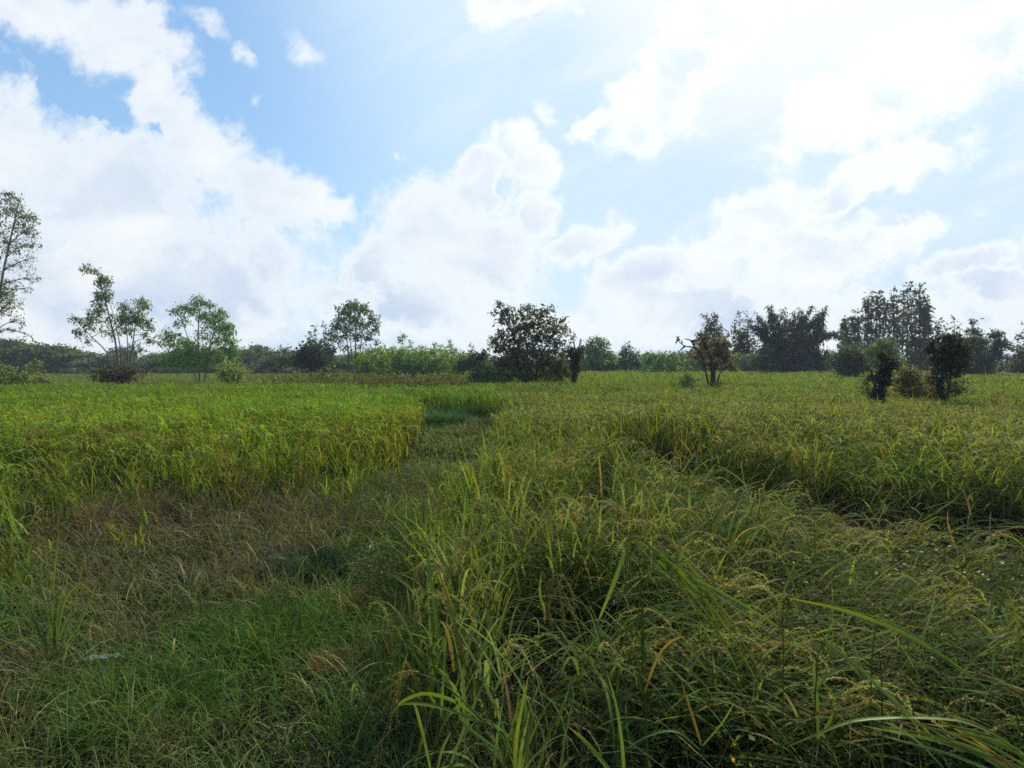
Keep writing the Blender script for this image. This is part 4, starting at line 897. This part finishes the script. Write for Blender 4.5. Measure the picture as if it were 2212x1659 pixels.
plant(RP, 'rice plant with an arched ear hanging over the yellow-green sweep', 'rice plant', 1.7, (1880, 1600), stems=[[(1882, 1460), (1895, 1350), (1916, 1316)]], ears=[([(1916, 1316), (1945, 1330), (1962, 1370), (1974, 1410), (1981, 1448)], EARG, 1.5)],
      leaves=[([(1885, 1440), (1850, 1420), (1800, 1430)], .009, GREEN)])
plant(RP, 'short pale dry ear dangling at the right among the weeds', 'rice plant', 1.6, (1900, 1650), stems=[[(1905, 1500), (1900, 1420), (1908, 1410)]], ears=[([(1908, 1410), (1920, 1416), (1915, 1440), (1912, 1464)], (.34, .29, .15), .8)])
plant(RP, 'rice plant leaning out with nodding ears at the end of the grassy strip side', 'rice plant', 2.9, (1060, 1400), stems=[[(1065, 1300), (1090, 1180), (1110, 1120)], [(1050, 1290), (1030, 1190), (1040, 1120)]],
      leaves=[([(1065, 1300), (1040, 1230), (1000, 1190)], .012, GREEN), ([(1065, 1290), (1110, 1220), (1160, 1200)], .012, GREEN), ([(1055, 1290), (1060, 1200), (1045, 1140)], .011, GREEN)],
      ears=[([(1110, 1120), (1085, 1130), (1060, 1160), (1050, 1200)], EARG, 1.3), ([(1040, 1120), (1022, 1140), (1015, 1180)], EAR, 1.1), ([(1090, 1170), (1125, 1165), (1140, 1200)], EAR, 1.0)])
plant(RP, 'lone rice ear standing upright on the grassy strip', 'rice plant', 5.2, (1008, 1150), stems=[[(1007, 1110), (1005, 1060)]], ears=[([(1006, 1085), (1005, 1060), (1004, 1030)], EARG, .8, .016)], leaves=[([(1008, 1120), (1000, 1095), (990, 1090)], .010, GREEN)])
lv, er = [], []
for k in range(22):
    a0 = np.array([1400 + rng.normal(0, 22), 1190 + rng.normal(0, 22)]); e0_ = np.array([1640 + rng.normal(0, 60), 1420 + rng.normal(0, 28)])
    m0 = (a0 + e0_)/2 + np.array([12, -14]) + rng.normal(0, 8, 2)
    q = rng.normal(0, .05); pts = [(a0[0], a0[1], q), (m0[0], m0[1], q), (e0_[0], e0_[1], q)]
    if k < 15: lv.append((pts, .010 + .006*rng.random(), [GREEN, YGREEN, GREEN, OLD][k % 4]))
    else: er.append(([(m0[0]-30, m0[1]-40, q), (m0[0]+10, m0[1]-20, q), (m0[0]+40, m0[1]+25, q), (m0[0]+50, m0[1]+70, q)], EARG if k % 2 else EAR, 1.4))
plant(RP, 'blown-over rice plant, its leaves a bright band from the crossing wide leaves to the right', 'rice plant', 2.15, (1380, 1480), stems=[[(1385, 1330), (1395, 1200)], [(1390, 1300), (1420, 1215)]], leaves=lv, ears=er)
lv = []
for k in range(14):
    a0 = np.array([2225 + rng.normal(0, 10), 1660 + rng.normal(0, 22)]); e0_ = np.array([1960 + rng.normal(0, 50), 1560 + rng.normal(0, 16)])
    lv.append(([tuple(a0), tuple((a0+e0_)/2 + np.array([0, -12]) + rng.normal(0, 6, 2)), tuple(e0_)], .008 + .005*rng.random(), [YGREEN, GREEN, YGREEN, OLD][k % 4]))
plant(RP, 'sheaf of thin yellow-green blades lying in the lower right corner', 'rice plant', 1.5, (2290, 1790), stems=[[(2240, 1680)]], leaves=lv)
# tall clump at the left edge
cl_leaves = []
for tx, ty in [(128, 1142), (60, 1185), (182, 1205), (95, 1160), (150, 1190), (30, 1215), (210, 1260)]:
    cl_leaves.append(([(118 + rng.normal(0, 8), 1440), ((118+tx)/2 + rng.normal(0, 6), (1440+ty)/2 + 10), (tx, ty)], .016, (.075, .140, .024)))
for pts in [[(110, 1400), (60, 1340), (0, 1345), (-40, 1370)], [(120, 1400), (150, 1330), (185, 1290), (236, 1330)], [(125, 1420), (160, 1370), (190, 1380), (215, 1420)], [(115, 1420), (70, 1380), (20, 1390), (-20, 1420)], [(120, 1400), (140, 1300), (175, 1262), (200, 1280)], [(112, 1410), (50, 1300), (10, 1260), (-30, 1260)]]:
    cl_leaves.append((pts, .015, (.085, .150, .024)))
plant('rice_plant', 'tall clump of broad green blades standing alone near the left edge', 'rice plant', 2.95, (118, 1440), stems=[[(120, 1340), (125, 1260)], [(112, 1340), (100, 1270)]], leaves=cl_leaves, ears=[([(238, 1295), (236, 1320), (234, 1345)], EAR, .6)])
# seed-head grasses
FG = 'seed-head grasses of the foreground'
def fingers(label, d, base, hub, tips, col=(.24, .20, .10)):
    root = plant('seed_head_grass', label, 'grass plant', d, base, stems=[[hub]], stemcol=(.12, .13, .05), group=FG)
    for t in tips: ear_thin(root, P(*hub, d), P(t[0], t[1], d, rng.normal(0, .03)), col)
def ear_thin(root, a, b, col):
    path = smooth_path([a, (a+b)/2 + np.array([0, 0, .012]), b], 10); bag = Bag()
    tube(bag, path, .0008, 4, col); add_bip(bag, path[None], 26, col, .006, .0022)
    bag.build('spike', MAT_GRAIN, root, origin=np.array(root.location))
fingers('upper finger-like seed head beside the bundle of hanging ears', 2.3, (1050, 1500), (1029, 1318), [(985, 1245), (1000, 1262), (1012, 1250), (1022, 1262), (1034, 1290), (990, 1288), (1048, 1300)])
fingers('lower finger-like seed head spreading pale spikes like a star', 2.1, (1060, 1560), (1032, 1384), [(972, 1378), (985, 1400), (1000, 1442), (1028, 1440), (1052, 1430), (1078, 1340), (1060, 1345), (990, 1362), (1020, 1490)])
fingers('finger-like seed head hanging left of the bundle of tan ears', 2.2, (1150, 1520), (1140, 1322), [(1130, 1250), (1112, 1330), (1118, 1360), (1135, 1370), (1146, 1368), (1165, 1345), (1170, 1310), (1150, 1262)])
fingers('slim yellow seed spike rising from the low green grass at left', 3.2, (432, 1400), (433, 1290), [(436, 1238)], (.26, .24, .06))
fingers('pale slanting seed stalk pair in the brown grass at left', 3.1, (318, 1420), (300, 1375), [(262, 1305), (272, 1318)], (.30, .24, .16))
fingers('thin seed stalk bending over the low green grass at left', 3.1, (355, 1425), (340, 1360), [(328, 1310)], (.25, .22, .08))
# dry and green tufts
def tuft(name, label, d, X, Y, w, h, n, col, width=.004, group=None, kindcat='grass tuft', spread=1.0):
    bx = (X-CX)/K*d; g0 = float(gz(np.array([bx]), np.array([d]))[0])
    a = rng.random(n)*6.28; r = np.sqrt(rng.random(n))
    b = Bag(); base = np.stack([bx + w*r*np.cos(a), d + w*.7*r*np.sin(a), np.full(n, g0)], 1)
    az = a + rng.normal(0, .8, n)
    blades(b, base, az, h*(.5 + .6*rng.random(n)), np.full(n, width), R(85) - (.2 + .6*r*spread)*rng.random(n), .4 + 1.5*rng.random(n), 4, jitter(np.tile(np.array([col]), (n, 1)), .28, .1), 1.5)
    o = b.build(name, MAT_GRASS, origin=(bx, d, g0), loc=(bx, d, g0)); tag(o, label, kindcat, group)
tuft('dry_tuft', 'orange-brown dry tuft in the grass left of the seed heads', 3.7, 790, 1305, .16, .17, 500, (.23, .135, .035))
tuft('dry_tuft', 'small reddish dry tuft in the dark grass below the orange-brown one', 2.95, 722, 1432, .10, .13, 400, (.19, .09, .045))
tuft('grass_tuft', 'dark bluish-green tuft closing the end of the grassy strip', 14.6, 962, 915, .55, .62, 900, (.060, .150, .060), .012)
tuft('grass_tuft', 'dark tuft on the left corner at the end of the grassy strip', 17.0, 905, 895, .75, .75, 900, (.055, .115, .030), .014)
tuft('grass_tuft', 'dark tuft on the right corner at the end of the grassy strip', 16.8, 1050, 893, .6, .72, 900, (.055, .110, .030), .014)
tuft('grass_tuft', 'dark green mound of grass poking out of the rice behind the strip', 18.5, 1172, 850, .50, 1.15, 1100, (.036, .062, .022), .014)
tuft('grass_tuft', 'deep green tuft between the strip and the left rice', 4.3, 665, 1150, .30, .30, 900, (.030, .070, .034), .006)
tuft('grass_tuft', 'fresh green tuft of short blades left of the orange-brown dry tuft', 3.3, 560, 1320, .40, .20, 1400, (.065, .150, .022), .0045)
tuft('grass_tuft', 'fresh green tuft near the lower left corner of the grass', 2.55, 300, 1520, .35, .20, 1300, (.062, .140, .024), .0045)
# pale scrap and flowering weed
def scrap():
    d = 2.88; c = P(222, 1452, d); g0 = float(gz(np.array([c[0]]), np.array([d]))[0])
    u = np.linspace(-1, 1, 15); v = np.linspace(-1, 1, 8); U, V_ = np.meshgrid(u, v)
    z = .02 + .022*(fbm(U*1.0, V_*1.0, 2.1, 81) - .3) + .012*np.abs(np.sin(5*U + 2*V_))
    edge = 1 - .3*np.abs(np.sin(2.3*U + 1))
    vv = np.stack([U*.085, V_*.032*edge + U*.02, z + .03], -1).reshape(-1, 3)
    q = np.concatenate([np.stack([np.arange(14) + r*15, np.arange(14) + r*15 + 1, np.arange(14) + (r+1)*15 + 1, np.arange(14) + (r+1)*15], -1) for r in range(7)])
    m = noise_material('pale_plastic', (.10, .15, .15), (.20, .28, .28), 20, .45, .2)
    o = mesh_obj('plastic_scrap', vv, (q.ravel(), np.full(len(q), 4)), m, loc=(c[0], d, g0), smooth=True)
    md = o.modifiers.new('thickness', 'SOLIDIFY'); md.thickness = .002
    tag(o, 'crumpled pale blue-grey scrap lying in the grass at lower left', 'litter')
scrap()
def flower_weed():
    d = 1.42; root = empty('flowering_weed', P(1590, 1660, d)); root.location.z = 0
    tag(root, 'small leafy weed with tiny yellow flowers at the lower edge', 'weed')
    org = np.array(root.location); b, lv, fl = Bag(), Bag(), Bag()
    for k in range(7):
        top = P(1590 + rng.normal(0, 28), 1620 + rng.normal(0, 22), d, rng.normal(0, .03))
        pth = smooth_path([org, (org+top)/2 + rng.normal(0, .015, 3), top], 8); tube(b, pth, np.linspace(.002, .001, 8), 5, (.10, .07, .03))
        for t in range(14):
            leafquads(lv, pth[rng.integers(3, 8)][None] + rng.normal(0, .012, (1, 3)), .020, .5, np.array([[.08, .11, .03]])*(.7 + .6*rng.random()), .1)
        if k < 2:
            o = np.repeat(top[None], 5, 0); leafquads(fl, o + rng.normal(0, .003, (5, 3)), .008, .8, np.tile(np.array([[.75, .50, .03]]), (5, 1)))
    b.build('stem', MAT_GRASS, root, origin=org); lv.build('leaves', MAT_GRASS, root, origin=org); fl.build('flower', MAT_GRASS, root, origin=org)
flower_weed()
